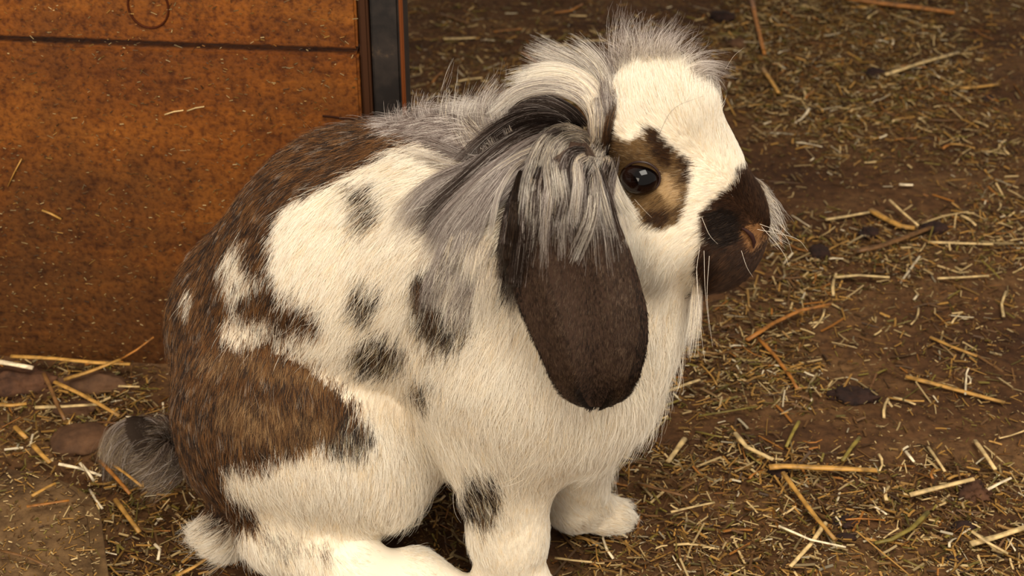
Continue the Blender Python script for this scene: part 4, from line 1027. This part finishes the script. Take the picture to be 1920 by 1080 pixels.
# dark hairs on the front edge of the ear root, falling down
lock([(1000,300),(978,350),(964,430),(952,520)], 34, 26, 900, 'dark', 5, 2, .3)
lock([(985,330),(960,400),(948,470),(940,540)], 30, 34, 500, 'brown', 5, 2, .35)
lock([(975,430),(968,490),(964,540),(956,590)], 24, 30, 260, 'brown', 4, 2, .4)
lock([(996,320),(988,400),(984,460),(976,520)], 26, 26, 260, 'brown', 7, 3, .4)
# shoulder wisps
for (x0, y0, x1, y1, pal, n) in [(900,400,856,520,'lgrey',170), (880,420,830,540,'mix',200), (860,440,806,560,'grey',200), (910,440,880,560,'white',200), (850,470,820,600,'mix',160), (890,500,850,610,'grey',120), (830,500,800,600,'grey',120), (930,480,905,620,'white',180), (870,560,850,640,'mix',120), (820,560,812,640,'agouti',120), (800,520,785,600,'agouti',120)]:
    lock([(x0, y0), ((x0*2+x1)/3-4, (y0*2+y1)/3), ((x0+2*x1)/3-4, (y0+2*y1)/3), (x1, y1)], 44, 56, n, pal, 6, 2, .4)
# cheek fringe behind the far side of the muzzle
for (path, n, w1) in [([(1396,334),(1424,356),(1440,380),(1450,404)], 110, 40), ([(1404,366),(1432,388),(1450,410),(1466,440)], 110, 44), ([(1404,392),(1434,416),(1452,436),(1474,458)], 60, 44), ([(1406,350),(1430,372),(1448,392),(1464,420)], 90, 60)]:
    lock(path, 26, w1, n, 'white', -16, -14, .6, dj=6, wob=3, r0=.00008)
lock([(1310,520),(1306,560),(1302,610),(1296,660)], 16, 30, 200, 'white', 3, 1, .4)
lock([(340,850),(300,890),(262,915)], 70, 80, 420, 'tailmix', -16, -12, .5, dj=6, wob=2)
lock([(350,910),(312,950),(284,985)], 60, 70, 360, 'tailmix', -14, -10, .5, dj=6, wob=2)
lock([(360,950),(330,985),(306,1010)], 50, 60, 260, 'mix', -8, -6, .5, dj=5, wob=2)
lock([(291,676),(299,740),(308,800),(322,860),(338,920),(350,960)], 5, 9, 260, 'white', -3, -2, .3, dj=2)
lock([(291,700),(302,770),(312,830)], 4, 8, 160, 'white', -3, -2, .3, dj=2)
hair_object('long_hair', np.concatenate(LP), np.concatenate(LC), np.concatenate(LR))

# ---------------- whiskers
wm = plain_mat('whisker', (226, 214, 196), .4, .5); wk = plain_mat('dark_whisker', (60, 44, 34), .4, .4)
for path, dark_ in [([(1316,408),(1330,440),(1346,458)], 0), ([(1312,462),(1306,520),(1316,600)], 0), ([(1320,470),(1322,540),(1330,620)], 0), ([(1306,500),(1312,600),(1322,680)], 0), ([(1390,470),(1400,500),(1412,520)], 0),
        ([(1425,420),(1470,440),(1486,476)], 0), ([(1428,425),(1466,470),(1480,500)], 0), ([(1420,430),(1490,446),(1515,470)], 0), ([(1190,374),(1206,392),(1222,408)], 0), ([(1232,260),(1262,205),(1318,180)], 1), ([(1360,130),(1376,105),(1394,90)], 0), ([(1140,214),(1152,200),(1166,186)], 1), ([(1330,480),(1326,560),(1336,650)], 0)]:
    c = catmull(path, 12); s0 = surf(*path[0]) or surf(1380, 430); pts = []
    for i, q in enumerate(c):
        z = s0 - .002 - .012*(i/11 if not dark_ else .15)
        s = surf(*q); z = min(z, s-.001) if s else z
        pts.append(CAM + ray(*q)*z)
    curve_tube('whisker', pts, .00009, wk if dark_ else wm, rabbit, radii=list(np.linspace(1, .3, 12)))
